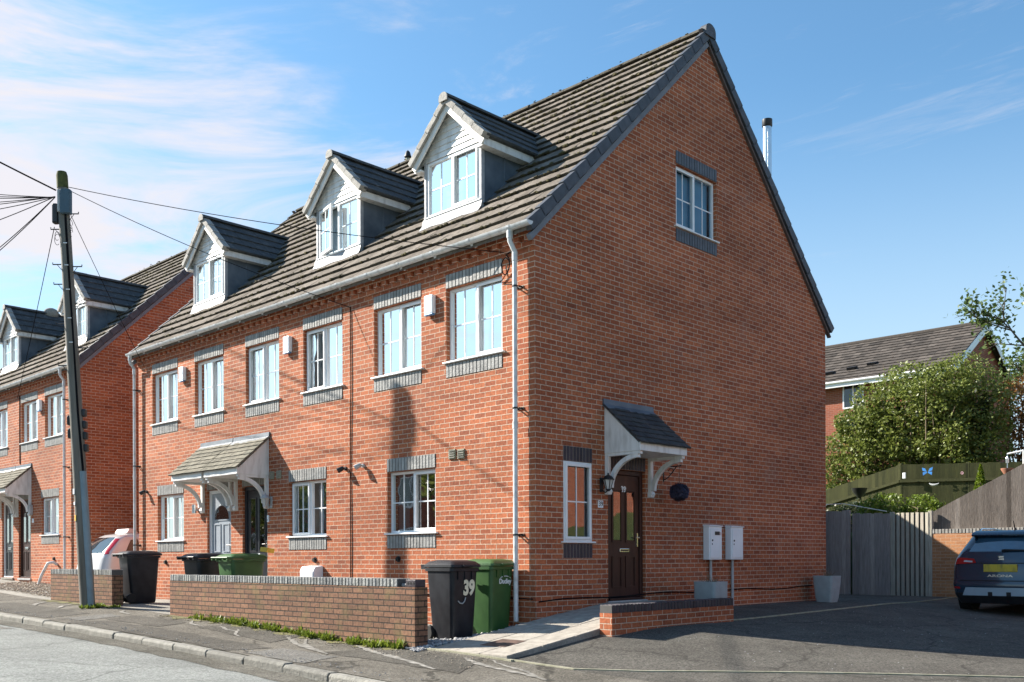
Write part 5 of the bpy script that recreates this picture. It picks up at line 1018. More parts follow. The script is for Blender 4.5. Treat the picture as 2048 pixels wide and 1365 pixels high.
# ------------------------------------------------------------------ cars
class Shell:
    """car body as stacked outlines: (z, rear x, front x, half width, rear corner, front corner)"""
    def __init__(s, S, crown=.05): s.S = S; s.crown = crown
    def at(s, z):
        S = s.S
        for a, b in zip(S[:-1], S[1:]):
            if z <= b[0]: t = max(0, (z-a[0])/(b[0]-a[0])); return [p+(q-p)*t for p, q in zip(a, b)]
        return list(S[-1])
    def rear(s, y, z):
        _, xr, xf, hw, rr, rf = s.at(z); k = abs(y)-(hw-rr); x = xr+s.crown*(y/hw)**2
        if k > 0: x += rr-math.sqrt(max(0, rr*rr-min(k, rr)**2))
        return x
    def side(s, x, z, sg):
        _, xr, xf, hw, rr, rf = s.at(z); y = hw
        xr2 = xr+s.crown
        if x < xr2+rr: k = xr2+rr-x; y = hw-rr+math.sqrt(max(0, rr*rr-min(k, rr)**2))
        if x > xf-rf: k = x-(xf-rf); y = hw-rf+math.sqrt(max(0, rf*rf-min(k, rf)**2))
        return sg*y
    def ring(s, z):
        _, xr, xf, hw, rr, rf = s.at(z); P = []
        for i in range(21): t = -PI/2+PI*i/20; y = hw*math.sin(t); P.append((s.rear(y, z), y, z))
        n = 12; xa, xb = P[-1][0], xf-rf
        for i in range(1, n): P.append((xa+(xb-xa)*i/n, s.side(xa+(xb-xa)*i/n, z, 1), z))
        for i in range(13): t = PI/2-PI*i/12; y = hw*math.sin(t); k = abs(y)-(hw-rf); P.append((xf-.10*(y/hw)**2-(rf-math.sqrt(max(0, rf*rf-max(0, k)**2)) if k > 0 else 0), y, z))
        for i in range(1, n): x = xb+(xa-xb)*i/n; P.append((x, s.side(x, z, -1), z))
        return P
    def mesh(s, z0, z1, k=None, grow=0):
        zs = sorted({z0, z1} | {a[0] for a in s.S if z0 < a[0] < z1}); Z = []
        for a, b in zip(zs[:-1], zs[1:]): Z += [a+(b-a)*i/3 for i in range(3)]
        Z.append(zs[-1]); mb = MB(); R = [s.ring(z) for z in Z]; n = len(R[0])
        mb.v = [p for r in R for p in r]; mb.f = [(i*n+j, i*n+(j+1) % n, (i+1)*n+(j+1) % n, (i+1)*n+j) for i in range(len(R)-1) for j in range(n)]+[tuple(range(n))[::-1], tuple(range(n*(len(R)-1), n*len(R)))]
        return mb
    def rpatch(s, pts, e=.006, n=10, m=6):
        """patch on the rear: pts = 4 corners (y, z)"""
        mb = MB(); a, b, c, d = pts
        for i in range(n+1):
            for j in range(m+1):
                u, v = i/n, j/m; y = (a[0]*(1-u)+b[0]*u)*(1-v)+(d[0]*(1-u)+c[0]*u)*v; z = (a[1]*(1-u)+b[1]*u)*(1-v)+(d[1]*(1-u)+c[1]*u)*v; mb.v.append((s.rear(y, z)-e, y, z))
        mb.f = [(i*(m+1)+j, (i+1)*(m+1)+j, (i+1)*(m+1)+j+1, i*(m+1)+j+1) for i in range(n) for j in range(m)]; return mb
    def spatch(s, pts, sg, e=.006, n=8, m=6):
        mb = MB(); a, b, c, d = pts
        for i in range(n+1):
            for j in range(m+1):
                u, v = i/n, j/m; x = (a[0]*(1-u)+b[0]*u)*(1-v)+(d[0]*(1-u)+c[0]*u)*v; z = (a[1]*(1-u)+b[1]*u)*(1-v)+(d[1]*(1-u)+c[1]*u)*v; mb.v.append((x, s.side(x, z, sg)+sg*e, z))
        mb.f = [(i*(m+1)+j, (i+1)*(m+1)+j, (i+1)*(m+1)+j+1, i*(m+1)+j+1) for i in range(n) for j in range(m)]; return mb
def wheels(r, xs, y, R, w=.20):
    for x in xs:
        for s in (-1, 1):
            t = MB(); t.M = Matrix.Translation((x, s*y, R)) @ Matrix.Rotation(s*PI/2, 4, 'X'); t.lathe([(R*.62, -w/2), (R*.95, -w/2), (R, -w/2+.03), (R, w/2-.03), (R*.95, w/2), (R*.62, w/2)], n=28); wh = t.build('wheel', 'rubber', r, smooth=True)
            q = MB(); q.M = t.M; q.lathe([(.05, .035), (R*.3, .02), (R*.63, -.02), (R*.63, -.03), (.04, -.03)], n=20); q.build('rim', 'grey_plastic', wh, smooth=True)
RB = lambda z, x: Matrix.Translation((x, 0, z)) @ Matrix(((0, 0, -1, 0), (-1, 0, 0, 0), (0, 1, 0, 0), (0, 0, 0, 1)))      # text upright on a face looking -X
def suv(loc):
    r = empty('parked_car', loc, 'dark blue small SUV seen from behind on the shaded driveway', 'car')
    S = Shell([(.20, .10, 3.7, .78, .16, .3), (.35, .02, 3.8, .85, .16, .35), (.55, .0, 3.86, .885, .15, .4), (.66, .03, 3.86, .885, .15, .4), (.92, .07, 3.82, .885, .14, .4), (1.04, .11, 3.5, .86, .13, .4), (1.15, .16, 2.95, .80, .11, .4), (1.44, .40, 2.2, .665, .10, .3), (1.53, .44, 2.0, .63, .12, .3), (1.565, .60, 1.9, .52, .15, .3)])
    b = S.mesh(.40, 1.565).build('body', 'car_navy', r, smooth=True); S.mesh(.20, .40).build('bumper', 'black_plastic', r, smooth=True)
    for m in (b,): pass
    S.rpatch([(-.60, 1.165), (.60, 1.165), (.50, 1.415), (-.50, 1.415)], .007).build('rear_window', 'car_glass_painted_sky', r, smooth=True, recalc=False)
    sp = MB(); sp.prism([(.33, 1.455), (.30, 1.475), (.34, 1.52), (.60, 1.572), (.60, 1.52), (.45, 1.45)], lambda p, q, t: (p, t, q), -.60, .60); sp.build('spoiler', 'car_navy', r, smooth=True, bevel=.01)
    for s in (-1, 1):
        t = S.rpatch([(s*.43, .955), (s*.82, .93), (s*.80, 1.06), (s*.48, 1.035)], .022).build('tail_light', 'lamp_red', r, smooth=True, recalc=False)
        S.rpatch([(s*.50, .965), (s*.66, .975), (s*.655, 1.005), (s*.50, .995)], .028, 6, 3).build('clear_lens', 'lamp_clear', t, smooth=True, recalc=False)
        S.rpatch([(s*.70, .475), (s*.86, .475), (s*.86, .51), (s*.72, .51)], .010, 6, 3).build('reflector', 'lamp_red', r, recalc=False)
        rl = MB(); rl.tube([(.62, s*.55, 1.555), (.72, s*.555, 1.60), (1.4, s*.56, 1.615), (1.9, s*.55, 1.59)], .018, 8); rl.build('roof_rail', 'chrome', r, smooth=True)
        mr = MB(); mr.box(2.35, 2.5, *sorted((s*.86, s*1.03)), 1.0, 1.14); mr.build('door_mirror', 'car_navy', r, bevel=.03)
        S.spatch([(.55, 1.16), (2.75, 1.12), (2.15, 1.42), (.75, 1.42)], s).build('side_window', 'car_glass', r, recalc=False)
    S.rpatch([(-.66, .35), (.66, .35), (.60, .50), (-.60, .50)], .020).build('skid_plate', 'skid_silver', r, smooth=True, recalc=False)
    S.rpatch([(-.20, .34), (-.12, .34), (-.12, .42), (-.20, .42)], .026, 2, 2).build('skid_notch', 'black_plastic', r, recalc=False); S.rpatch([(.12, .34), (.20, .34), (.20, .42), (.12, .42)], .026, 2, 2).build('skid_notch', 'black_plastic', r, recalc=False)
    S.rpatch([(-.86, .618), (.86, .618), (.86, .632), (-.86, .632)], .004, 12, 2).build('bumper_seam', 'dark_hole', r, recalc=False)
    S.rpatch([(-.40, .945), (.40, .945), (.43, .958), (-.43, .958)], .012, 8, 2).build('boot_crease', 'black_plastic', r, recalc=False)
    pl = MB(); x = S.rear(0, .85)-.02; pl.box(x, x+.02, -.29, .29, .79, .93); pl.build('number_plate', 'plate_yellow', r, bevel=.004)
    text('ARONA', .062, 'lettering', 'chrome', RB(.715, S.rear(0, .715)-.006), r, ext=.003, sx=2.0, offset=.001)
    bd = MB(); x = S.rear(0, 1.03)-.012
    for z0, y0, y1 in ((1.062, -.05, .055), (1.035, -.045, .03), (1.008, -.03, .05)): bd.add([(x, y0, z0), (x, y1, z0+.004), (x, y1-.012, z0+.02), (x, y0+.01, z0+.018)], [(0, 1, 2, 3)])
    bd.add([(x, .03, 1.035), (x, .055, 1.08), (x, .035, 1.08), (x, .012, 1.036)], [(0, 1, 2, 3)]); bd.add([(x, -.045, 1.052), (x, -.05, 1.008), (x, -.03, 1.008), (x, -.025, 1.05)], [(0, 1, 2, 3)]); bd.build('badge', 'chrome', r, recalc=False)
    wp = MB(); wp.tube([(.17, 0, 1.175), (.155, -.06, 1.19), (.17, -.40, 1.185)], [.03, .022, .012], 8); wp.build('wiper', 'black_plastic', r)
    an = MB(); an.tube([(.75, -.05, 1.565), (.70, -.05, 1.60), (.62, -.05-.0, 1.74)], [.03, .012, .006], 8); an.build('aerial', 'black_plastic', r)
    wheels(r, (.72, 3.05), .775, .33, .22); return r
SUV = suv((8.98, -3.22, H(9.4, -3.2)))
def hatch(loc):
    r = empty('parked_car', loc, 'silver hatchback with a sign on its roof parked between the two terraces', 'car')
    S = Shell([(.18, .08, 3.6, .76, .2, .35), (.32, .02, 3.75, .81, .2, .4), (.50, .0, 3.8, .823, .18, .45), (.62, .03, 3.8, .825, .18, .45), (.92, .10, 3.55, .82, .14, .45), (.98, .14, 3.1, .805, .12, .4), (1.33, .47, 2.1, .64, .13, .3), (1.405, .62, 1.85, .56, .16, .3), (1.435, .85, 1.7, .42, .2, .3)], .06)
    S.mesh(.58, 1.435).build('body', 'car_silver', r, smooth=True); S.mesh(.40, .58).build('bumper', 'car_silver', r, smooth=True); S.mesh(.18, .40).build('sill', 'black_plastic', r, smooth=True)
    S.rpatch([(-.60, .955), (.60, .955), (.50, 1.335), (-.50, 1.335)], .006).build('rear_window', 'car_glass', r, smooth=True, recalc=False)
    for s in (-1, 1):
        S.rpatch([(s*.655, .93), (s*.80, .93), (s*.61, 1.37), (s*.535, 1.37)], .010).build('tail_light', 'lamp_red', r, smooth=True, recalc=False)
        S.spatch([(.62, .985), (1.02, .985), (.98, 1.30), (.80, 1.27)], s, .006).build('quarter_window', 'car_glass', r, smooth=True, recalc=False)
        S.spatch([(1.12, .985), (2.55, .97), (2.02, 1.33), (1.08, 1.33)], s, .006).build('door_window', 'car_glass', r, smooth=True, recalc=False)
        S.spatch([(.30, .46), (3.3, .46), (3.3, .57), (.25, .57)], s, .010).build('rubbing_strip', 'black_plastic', r, smooth=True, recalc=False)
        S.rpatch([(s*.62, .43), (s*.80, .43), (s*.80, .50), (s*.62, .50)], .012, 6, 3).build('reflector', 'lamp_red', r, recalc=False)
    c = MB(); yy = lambda x, z: S.side(x, z, -1)-.004; c.tube([(.62+.075*math.cos(t), yy(.62, .80), .80+.075*math.sin(t)) for t in [2*PI*i/20 for i in range(20)]], .004, 5); c.build('fuel_flap', 'grey_plastic', r)
    b = MB(); x = S.rear(0, .82)-.012; b.tube([(x, .045*math.cos(t), .83+.045*math.sin(t)) for t in [2*PI*i/16 for i in range(17)]], .009, 6); b.add([(x-.004, -.06, .69), (x-.004, .06, .69), (x-.004, .0, .76)], [(0, 1, 2)]); b.build('badge', 'black_plastic', r, recalc=False)
    w = MB(); w.tube([(.125, .0, .955), (.14, .05, .975), (.16, .40, .985)], [.03, .02, .012], 8); w.build('wiper', 'black_plastic', r)
    sg = MB(); sg.prism([(.85, 1.44), (1.15, 1.44), (1.08, 1.55), (.92, 1.55)], lambda p, q, t: (p, t, q), -.34, .34); sg.build('roof_sign', 'sign_white', r, bevel=.015)
    wheels(r, (.62, 3.05), .73, .29, .18); return r
hatch((-.52, 14.15, H(0, 14.15)))
# ------------------------------------------------------------------ fences and the garden behind
def fence(label, cat, p0, p1, zb0, zb1, zt0, zt1, m, bw=.105, posts=(), rails=(), back=-1, lap=True, name='garden_fence', jag=.008, postm=None, gap=0):
    a, b = Vector((p0[0], p0[1], 0)), Vector((p1[0], p1[1], 0)); d = (b-a); L = d.length; d /= L; n = Vector((-d.y, d.x, 0))
    if n.x > 0: n = -n
    root = empty(name, ((a+b)/2+Vector((0, 0, min(zb0, zb1)))), label, cat); O = tuple(root.location); k = max(1, round(L/bw)); w = L/k
    mb = MB()
    for i in range(k):
        s0, s1 = i*w+.002, (i+1)*w-.004-gap+(.008 if lap and not gap else 0); t = (i+.5)/k; zb = zb0+(zb1-zb0)*t+rnd.uniform(0, .01); e = rnd.uniform(-jag, jag); za, zc = zt0+(zt1-zt0)*s0/L+e, zt0+(zt1-zt0)*s1/L+e
        q0, q1 = a+d*s0, a+d*s1; f0, f1 = (n*.010, n*.026) if gap else (n*(.012 if not lap else .022), n*.010); g = n*-.006
        mb.hexa([tuple(q0+g)[:2]+(zb,), tuple(q0+f0)[:2]+(zb,), tuple(q1+f1)[:2]+(zb,), tuple(q1+g)[:2]+(zb,), tuple(q0+g)[:2]+(za,), tuple(q0+f0)[:2]+(za,), tuple(q1+f1)[:2]+(zc,), tuple(q1+g)[:2]+(zc,)])
    mb.build('boards', m, root, O)
    if gap: q = MB(); q.hexa([tuple(a+n*-.02)[:2]+(zb0,), tuple(a+n*-.012)[:2]+(zb0,), tuple(b+n*-.012)[:2]+(zb1,), tuple(b+n*-.02)[:2]+(zb1,), tuple(a+n*-.02)[:2]+(zt0-.03,), tuple(a+n*-.012)[:2]+(zt0-.03,), tuple(b+n*-.012)[:2]+(zt1-.03,), tuple(b+n*-.02)[:2]+(zt1-.03,)]); q.build('gap_shade_sheet', 'bark', root, O)  # dark sheet standing in for the shadow in the gaps between boards
    for t in posts:
        p = a+d*(L*t); z1 = zt0+(zt1-zt0)*t+.03; z0 = min(zb0, zb1)-.3; q = MB(); q.M = Matrix.Translation(p+n*-.03) @ Matrix.Rotation(math.atan2(d.y, d.x), 4, 'Z'); q.box(-.045, .045, -.045, .055, z0, z1); q.build('post', postm or m, root, O, bevel=.006)
    for h, side in rails:
        q = MB(); z0, z1 = zb0+(zt0-zb0)*h, zb1+(zt1-zb1)*h; f = n*(.024*side); g = n*(.06*side)
        q.hexa([tuple(a+f)[:2]+(z0,), tuple(b+f)[:2]+(z1,), tuple(b+g)[:2]+(z1,), tuple(a+g)[:2]+(z0,), tuple(a+f)[:2]+(z0+.075,), tuple(b+f)[:2]+(z1+.075,), tuple(b+g)[:2]+(z1+.075,), tuple(a+g)[:2]+(z0+.075,)]); q.build('rail', m, root, O)
    return root
fence('narrow weathered grey fence panel between the house corner and the wooden gate', 'fence', (12.9, 2.20), (12.9, 1.60), -.05, -.05, 2.08, 2.05, 'fence_gate', bw=.10, posts=(1.06,), rails=((.2, -1), (.8, -1)), jag=.02)
fence('weathered grey boarded side gate standing slightly ajar', 'gate', (12.93, 1.45), (12.84, .48), -.03, -.05, 1.985, 1.96, 'fence_gate', bw=.095, rails=((.15, -1), (.8, -1)), jag=.015, name='gate')
#
fence('pale feather edge fence panel half in sun beside the brick wall', 'fence', (12.9, .46), (12.9, -.44), -.03, 0, 1.96, 1.955, 'fence_pale', gap=.030, bw=.112, posts=(0.0, 1.0), rails=((.2, -1), (.8, -1)), jag=.004)
fence('grey boarded fence with a steeply sloping top standing on the brick wall', 'fence', (13.06, -.45), (13.06, -2.45), 1.50, 1.50, 1.97, 2.97, 'fence_grey', bw=.10, posts=(1.0,), rails=((.3, -1),), jag=.004)
TB = lambda a, d, z: (12.9+d, a, z)
garden_wall('sunlit brick retaining wall behind the dark blue car', TB, -2.6, -.47, 0, .215, 1.555, -.1, mat_='buff_brick', kind='pale')
def gz(x, y): return 1.42+.17*(min(x, 28)-13.14)+(.03*(x-28) if x > 28 else 0)
sheet('garden', 'grass', [13.13, 13.14]+lin(13.5, 40, 1.3)+[60, 100, 200], [-60, -30, -20]+lin(-14, 25, 1.5)+[60, 120], lambda x, y: -.6 if x < 13.135 else gz(x, y))
fence('mossy green fence rising to the right at the back of the garden', 'fence', (17.95, 5.6), (17.63, 2.25), 1.5, 2.2, 2.70, 3.55, 'fence_green', bw=.11, posts=(.33, .66, 1.0), rails=((.62, 1),), jag=.01)
fence('mossy green fence with a level top under the big shrub', 'fence', (17.63, 2.25), (18.1, -1.3), 2.2, 2.2, 3.55, 3.42, 'fence_green', bw=.11, posts=(.5, 1.0), rails=((.62, 1), (.05, 1)), jag=.01)
fence('dark mossy fence end at the right edge of the garden', 'fence', (18.1, -1.3), (18.2, -5.0), 2.2, 2.2, 3.42, 3.35, 'fence_green', bw=.11, posts=(.5, 1.0), rails=((.62, 1),), jag=.01)
def orn(name, cat, label, m, mb, o): x = mb.build(name, m, None, o, recalc=False); x.location = o; return tag(x, label, cat)
c0 = Vector((17.50, 1.43, 3.28)); mb = MB()
for s in (-1, 1): mb.add([tuple(c0+Vector((0, s*y, z))) for y, z in ((.01, -.02), (.12, -.09), (.13, 0), (.02, .01), (.13, .04), (.15, .13), (.06, .10))], [(0, 1, 2, 3), (3, 4, 5, 6)])
orn('butterfly_ornament', 'ornament', 'bright blue butterfly ornament on the mossy garden fence', 'ornament_blue', mb, tuple(c0))
mb = MB().box(17.46, 17.49, 2.02, 2.12, 3.13, 3.30); o = mb.build('fence_plaque', 'white_mark', None, (17.47, 2.07, 3.2), bevel=.03); o.location = (17.47, 2.07, 3.2); tag(o, 'small white arched plaque on the mossy garden fence', 'plaque')
mb = MB(); mb.tube([(17.45, 1.22+.14*math.cos(t), 2.98+.07*math.sin(t)) for t in [PI*1.15+PI*.8*i/10 for i in range(11)]], [.010+.018*math.sin(PI*i/10) for i in range(11)], 6); o = mb.build('moon_ornament', 'grey_plastic', None, (17.45, 1.33, 2.95)); o.location = (17.45, 1.33, 2.95); tag(o, 'white crescent ornament below the blue butterfly', 'ornament')
mb = MB(); mb.tube([(17.6, .53+.03*math.cos(t), 3.20+.03*math.sin(t)) for t in [2*PI*i/14 for i in range(15)]], .012, 6); o = mb.build('ring_ornament', 'ornament_pink', None, (17.6, .53, 3.2)); o.location = (17.6, .53, 3.2); tag(o, 'pink ring ornament on the garden fence near the conifer', 'ornament')
root = empty('garden_torch', (15.4, 2.35, gz(15.4, 2.3)), 'black bowl on a leaning post behind the gate', 'planter'); OT = tuple(root.location)
mb = MB(); mb.tube([(15.4, 2.30, 1.6), (15.4, 2.42, 2.60)], .045, 8); mb.build('post', 'fence_green', root, OT); mb = MB(); mb.lathe([(.05, -.2), (.17, -.05), (.21, .06), (.19, .06), (.05, -.1)], (15.4, 2.42, 2.72), 16); mb.build('bowl', 'black_plastic', root, OT, smooth=True)
mb = MB(); mb.tube([(12.2, 1.95, 2.02), (12.6, 1.95, 2.22), (13.0, 1.72, 2.24), (12.75, .52, 2.0)], .011, 6); tag(mb.build('washing_line', 'cable_white'), 'thin pale washing line sagging behind the gate', 'washing line')
root = empty('bird_feeder', (13.2, -2.25, 2.7), 'white hooked bird feeder bracket above the sloping fence', 'bird feeder'); OF2 = tuple(root.location)
mb = MB(); mb.tube([(13.2, -2.36, 2.5), (13.2, -2.36, 3.27)], .022, 6); mb.tube([(13.2, -2.36, 3.25), (13.2, -2.02, 3.20)], .018, 6); mb.build('bracket', 'white_mark', root, OF2); mb = MB(); mb.tube([(13.2, -2.02, 3.2), (13.2, -2.02, 2.86)], .01, 5); mb.lathe([(.03, 0), (.035, .1), (.02, .14)], (13.2, -2.02, 3.0), 10); mb.build('feeder', 'steel', root, OF2)
o_ = (13.2, -2.02, 2.75); a = mk(o_, True); a.lathe([(.07, 0), (.13, .10), (.135, .13), (.10, .13)], o_, 16); fitting('hanging_pot', 'plant pot', 'terracotta bowl hanging by the top of the sloping fence', [('', 'terracotta', a, 0)])
# ------------------------------------------------------------------ plants
def leaves(name, m, pts, size, parent, off, up=.3, asp=.6):
    """pts: (x, y, z) leaf centres, one bent two-face leaf each"""
    N = len(pts); C = np.array(pts); g = np.random.default_rng(len(pts))
    d = g.normal(size=(N, 3)); d[:, 2] *= .7; d /= np.linalg.norm(d, axis=1)[:, None]
    u = g.normal(size=(N, 3)); u[:, 2] += up; u -= (u*d).sum(1)[:, None]*d; u /= np.linalg.norm(u, axis=1)[:, None]; s = np.cross(d, u)
    L = size*g.uniform(.6, 1.35, N)[:, None]; Wd = L*asp*.5
    v = np.stack([C-d*L*.5, C+s*Wd-u*L*.08, C+d*L*.5, C-s*Wd-u*L*.08], 1).reshape(-1, 3)-np.array(off)
    me = bpy.data.meshes.new(name); me.vertices.add(4*N); me.vertices.foreach_set('co', v.ravel()); me.loops.add(4*N); me.loops.foreach_set('vertex_index', np.arange(4*N, dtype=np.int32)); me.polygons.add(N); me.polygons.foreach_set('loop_start', np.arange(0, 4*N, 4, dtype=np.int32)); me.update(calc_edges=True); me.validate()
    me.materials.append(MATS[m]); o = bpy.data.objects.new(name, me); COL.objects.link(o); o.parent = parent; return o
def lump_points(lumps, n, shell=.72):
    wts = [(a*b*c)**.66 for (_, (a, b, c)) in lumps]; P = []
    while len(P) < n:
        (c, r) = rnd.choices(lumps, wts)[0]; v = Vector((rnd.gauss(0, 1), rnd.gauss(0, 1), rnd.gauss(0, 1))).normalized(); q = rnd.uniform(shell, 1.0) if rnd.random() < .75 else rnd.random()**.5
        q *= 1+.10*math.sin(v.x*9+c[1]*3)+.08*math.sin(v.z*11+c[0]*5)+rnd.gauss(0, .05); P.append((c[0]+v.x*r[0]*q, c[1]+v.y*r[1]*q, c[2]+v.z*r[2]*q))
    return P
def shrub(label, cat, base, lumps, n, size, m, stems=12, stem_r=.03, name='shrub', stem_m='twig', shell=.72):
    root = empty(name, base, label, cat); mb = MB()
    for _ in range(stems):
        c, r = rnd.choice(lumps); e = Vector(c)+Vector((rnd.uniform(-.8, .8)*r[0], rnd.uniform(-.8, .8)*r[1], rnd.uniform(-.5, .8)*r[2])); s = Vector(base)+Vector((rnd.uniform(-.5, .5), (e.y-base[1])*.55+rnd.uniform(-.3, .3), 0)); mid = (s+e)/2+Vector((rnd.uniform(-.25, .25), rnd.uniform(-.25, .25), rnd.uniform(-.1, .3)))
        mb.tube([s, mid, e], [stem_r, stem_r*.6, stem_r*.2], 5)
    mb.build('stems', stem_m, root, base, smooth=True); leaves('foliage', m, lump_points(lumps, n, shell), size, root, base); return root
hl = []
for y, zt, dx in ((5.6, 4.9, -.5), (5.1, 5.15, 0), (4.7, 5.95, .2), (4.2, 6.5, -.2), (3.7, 6.8, .2), (3.1, 7.05, -.1), (2.5, 6.95, .25), (2.0, 7.0, .2), (1.6, 7.15, .3), (1.25, 6.75, .5), (1.0, 6.2, .5)):
    r = rnd.uniform(.5, .8); hl.append(((20.5+dx, y, zt-r), (.9, r*1.1, r)))
    for z in (1.2, 1.9, 2.6):
        if zt-z > 3.2: r = rnd.uniform(.4, .7); hl.append(((20.2+dx-z*.15+rnd.uniform(-.2, .2), y+rnd.uniform(-.35, .35), zt-z-.2), (.8, r, r*.9)))
for _ in range(22): y = rnd.uniform(.9, 5.0); hl.append(((19.6+rnd.uniform(-.2, .5), y, rnd.uniform(3.9, 6.4-.25*max(0, y-3.5))), (.45, .42, .36)))
shrub('huge spreading green shrub towering over the mossy garden fence', 'shrub', (20.5, 3.0, 2.6), hl, 36000, .105, 'leaf_hedge', 150, .03)
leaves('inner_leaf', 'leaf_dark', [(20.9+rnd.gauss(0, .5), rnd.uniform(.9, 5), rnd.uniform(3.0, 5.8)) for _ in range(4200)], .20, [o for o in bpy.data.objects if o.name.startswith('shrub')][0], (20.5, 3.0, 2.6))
shrub('coppery orange leaved shrub at the right edge behind the big green shrub', 'shrub', (22.2, .2, 3.0), [((22.2, .55, 5.4), (.7, .65, 1.0)), ((22.3, -.3, 5.8), (.8, .7, .9)), ((22.0, .2, 4.5), (.8, .8, .8)), ((22.3, -1.3, 5.4), (.9, .9, 1.2))], 6000, .11, 'leaf_copper', 50, .03)
shrub('rounded yellow green box bush behind the pale fence panel, left of its twin', 'bush', (13.75, .98, 1.5), [((13.75, .98, 2.10), (.42, .52, .42)), ((13.8, 1.35, 2.0), (.4, .4, .4))], 2600, .07, 'leaf_box', 10, .02, 'bush')
shrub('rounded yellow green box bush directly beside the foot of the sloping fence', 'bush', (14.0, .16, 1.5), [((14.0, .20, 2.08), (.38, .42, .40)), ((13.9, -.15, 2.0), (.3, .3, .3))], 2000, .07, 'leaf_box', 10, .02, 'bush')
shrub('dark shaded bush at the left behind the gate', 'bush', (14.2, 2.0, 1.5), [((14.2, 1.9, 2.0), (.4, .6, .40)), ((14.6, 2.6, 2.0), (.4, .5, .3))], 1600, .08, 'leaf_dark', 8, .02, 'bush')
shrub('dark low bush at the right end of the brick retaining wall', 'bush', (13.5, -3.0, 1.4), [((13.5, -3.0, 1.75), (.5, .6, .35))], 1500, .08, 'leaf_dark', 8, .02, 'bush')
root = empty('conifer', (14.96, -.85, 1.7), 'small bright lime green cone shaped conifer behind the sloping fence', 'conifer'); P = []
while len(P) < 3000:
    t = rnd.random(); r = .30*(1-t)**.8*math.sqrt(rnd.uniform(.45, 1)); a = rnd.uniform(0, 2*PI); P.append((14.96+r*math.cos(a), -.85+r*math.sin(a), 1.75+t*1.42))
leaves('foliage', 'leaf_conifer', P, .055, root, (14.96, -.85, 1.7), 1.5); mb = MB(); mb.tube([(14.96, -.85, 1.6), (14.96, -.85, 3.0)], [.03, .008], 6); mb.build('trunk', 'bark', root, (14.96, -.85, 1.7))
def tree(label, base, h, spread, nleaf, lm, lsize, seed, trunk_r=.12, lean=(0, 0), levels=3, name='tree', first=.3):
    R = random.Random(seed); root = empty(name, base, label, 'tree'); mb = MB(); tips = []
    def grow(p, d, L, r, lev):
        pts = [p]; q = Vector(p); dd = Vector(d)
        for i in range(4):
            dd = (dd+Vector((R.gauss(0, .10), R.gauss(0, .10), R.gauss(.03, .06)))).normalized(); q = q+dd*L/4; pts.append(q.copy())
        mb.tube(pts, [r*(1-.17*i) for i in range(5)], 6)
        if lev == 0: tips.extend(pts[1:]); return
        for i in range(R.randint(4, 6)):
            k = R.uniform(first if lev == levels else .2, 1.0)*4; a = pts[min(int(k), 3)]; b = pts[min(int(k)+1, 4)]; s = a.lerp(b, k-int(k)); ax = R.uniform(0, 2*PI); t = R.uniform(.45, .95)
            o = dd.orthogonal().normalized(); o2 = dd.cross(o); nd = (dd*math.cos(t)+(o*math.cos(ax)+o2*math.sin(ax))*math.sin(t)*spread).normalized(); grow(s, nd, L*R.uniform(.45, .68), r*.5, lev-1)
        tips.append(pts[-1])
    grow(Vector(base), Vector((lean[0], lean[1], 1)), h*.6, trunk_r, levels); mb.build('trunk', 'bark', root, base, smooth=True)
    P = []
    for _ in range(nleaf):
        c = R.choice(tips); P.append((c.x+R.gauss(0, .16), c.y+R.gauss(0, .16), c.z+R.gauss(0, .16)))
    leaves('crown', lm, P, lsize, root, base); return root
tree('slender young tree with sparse leaves at the upper right edge', (26.3, 1.15, 4.0), 6.6, 1.0, 2400, 'leaf_tree', .16, 5, .10, (0, -.04))
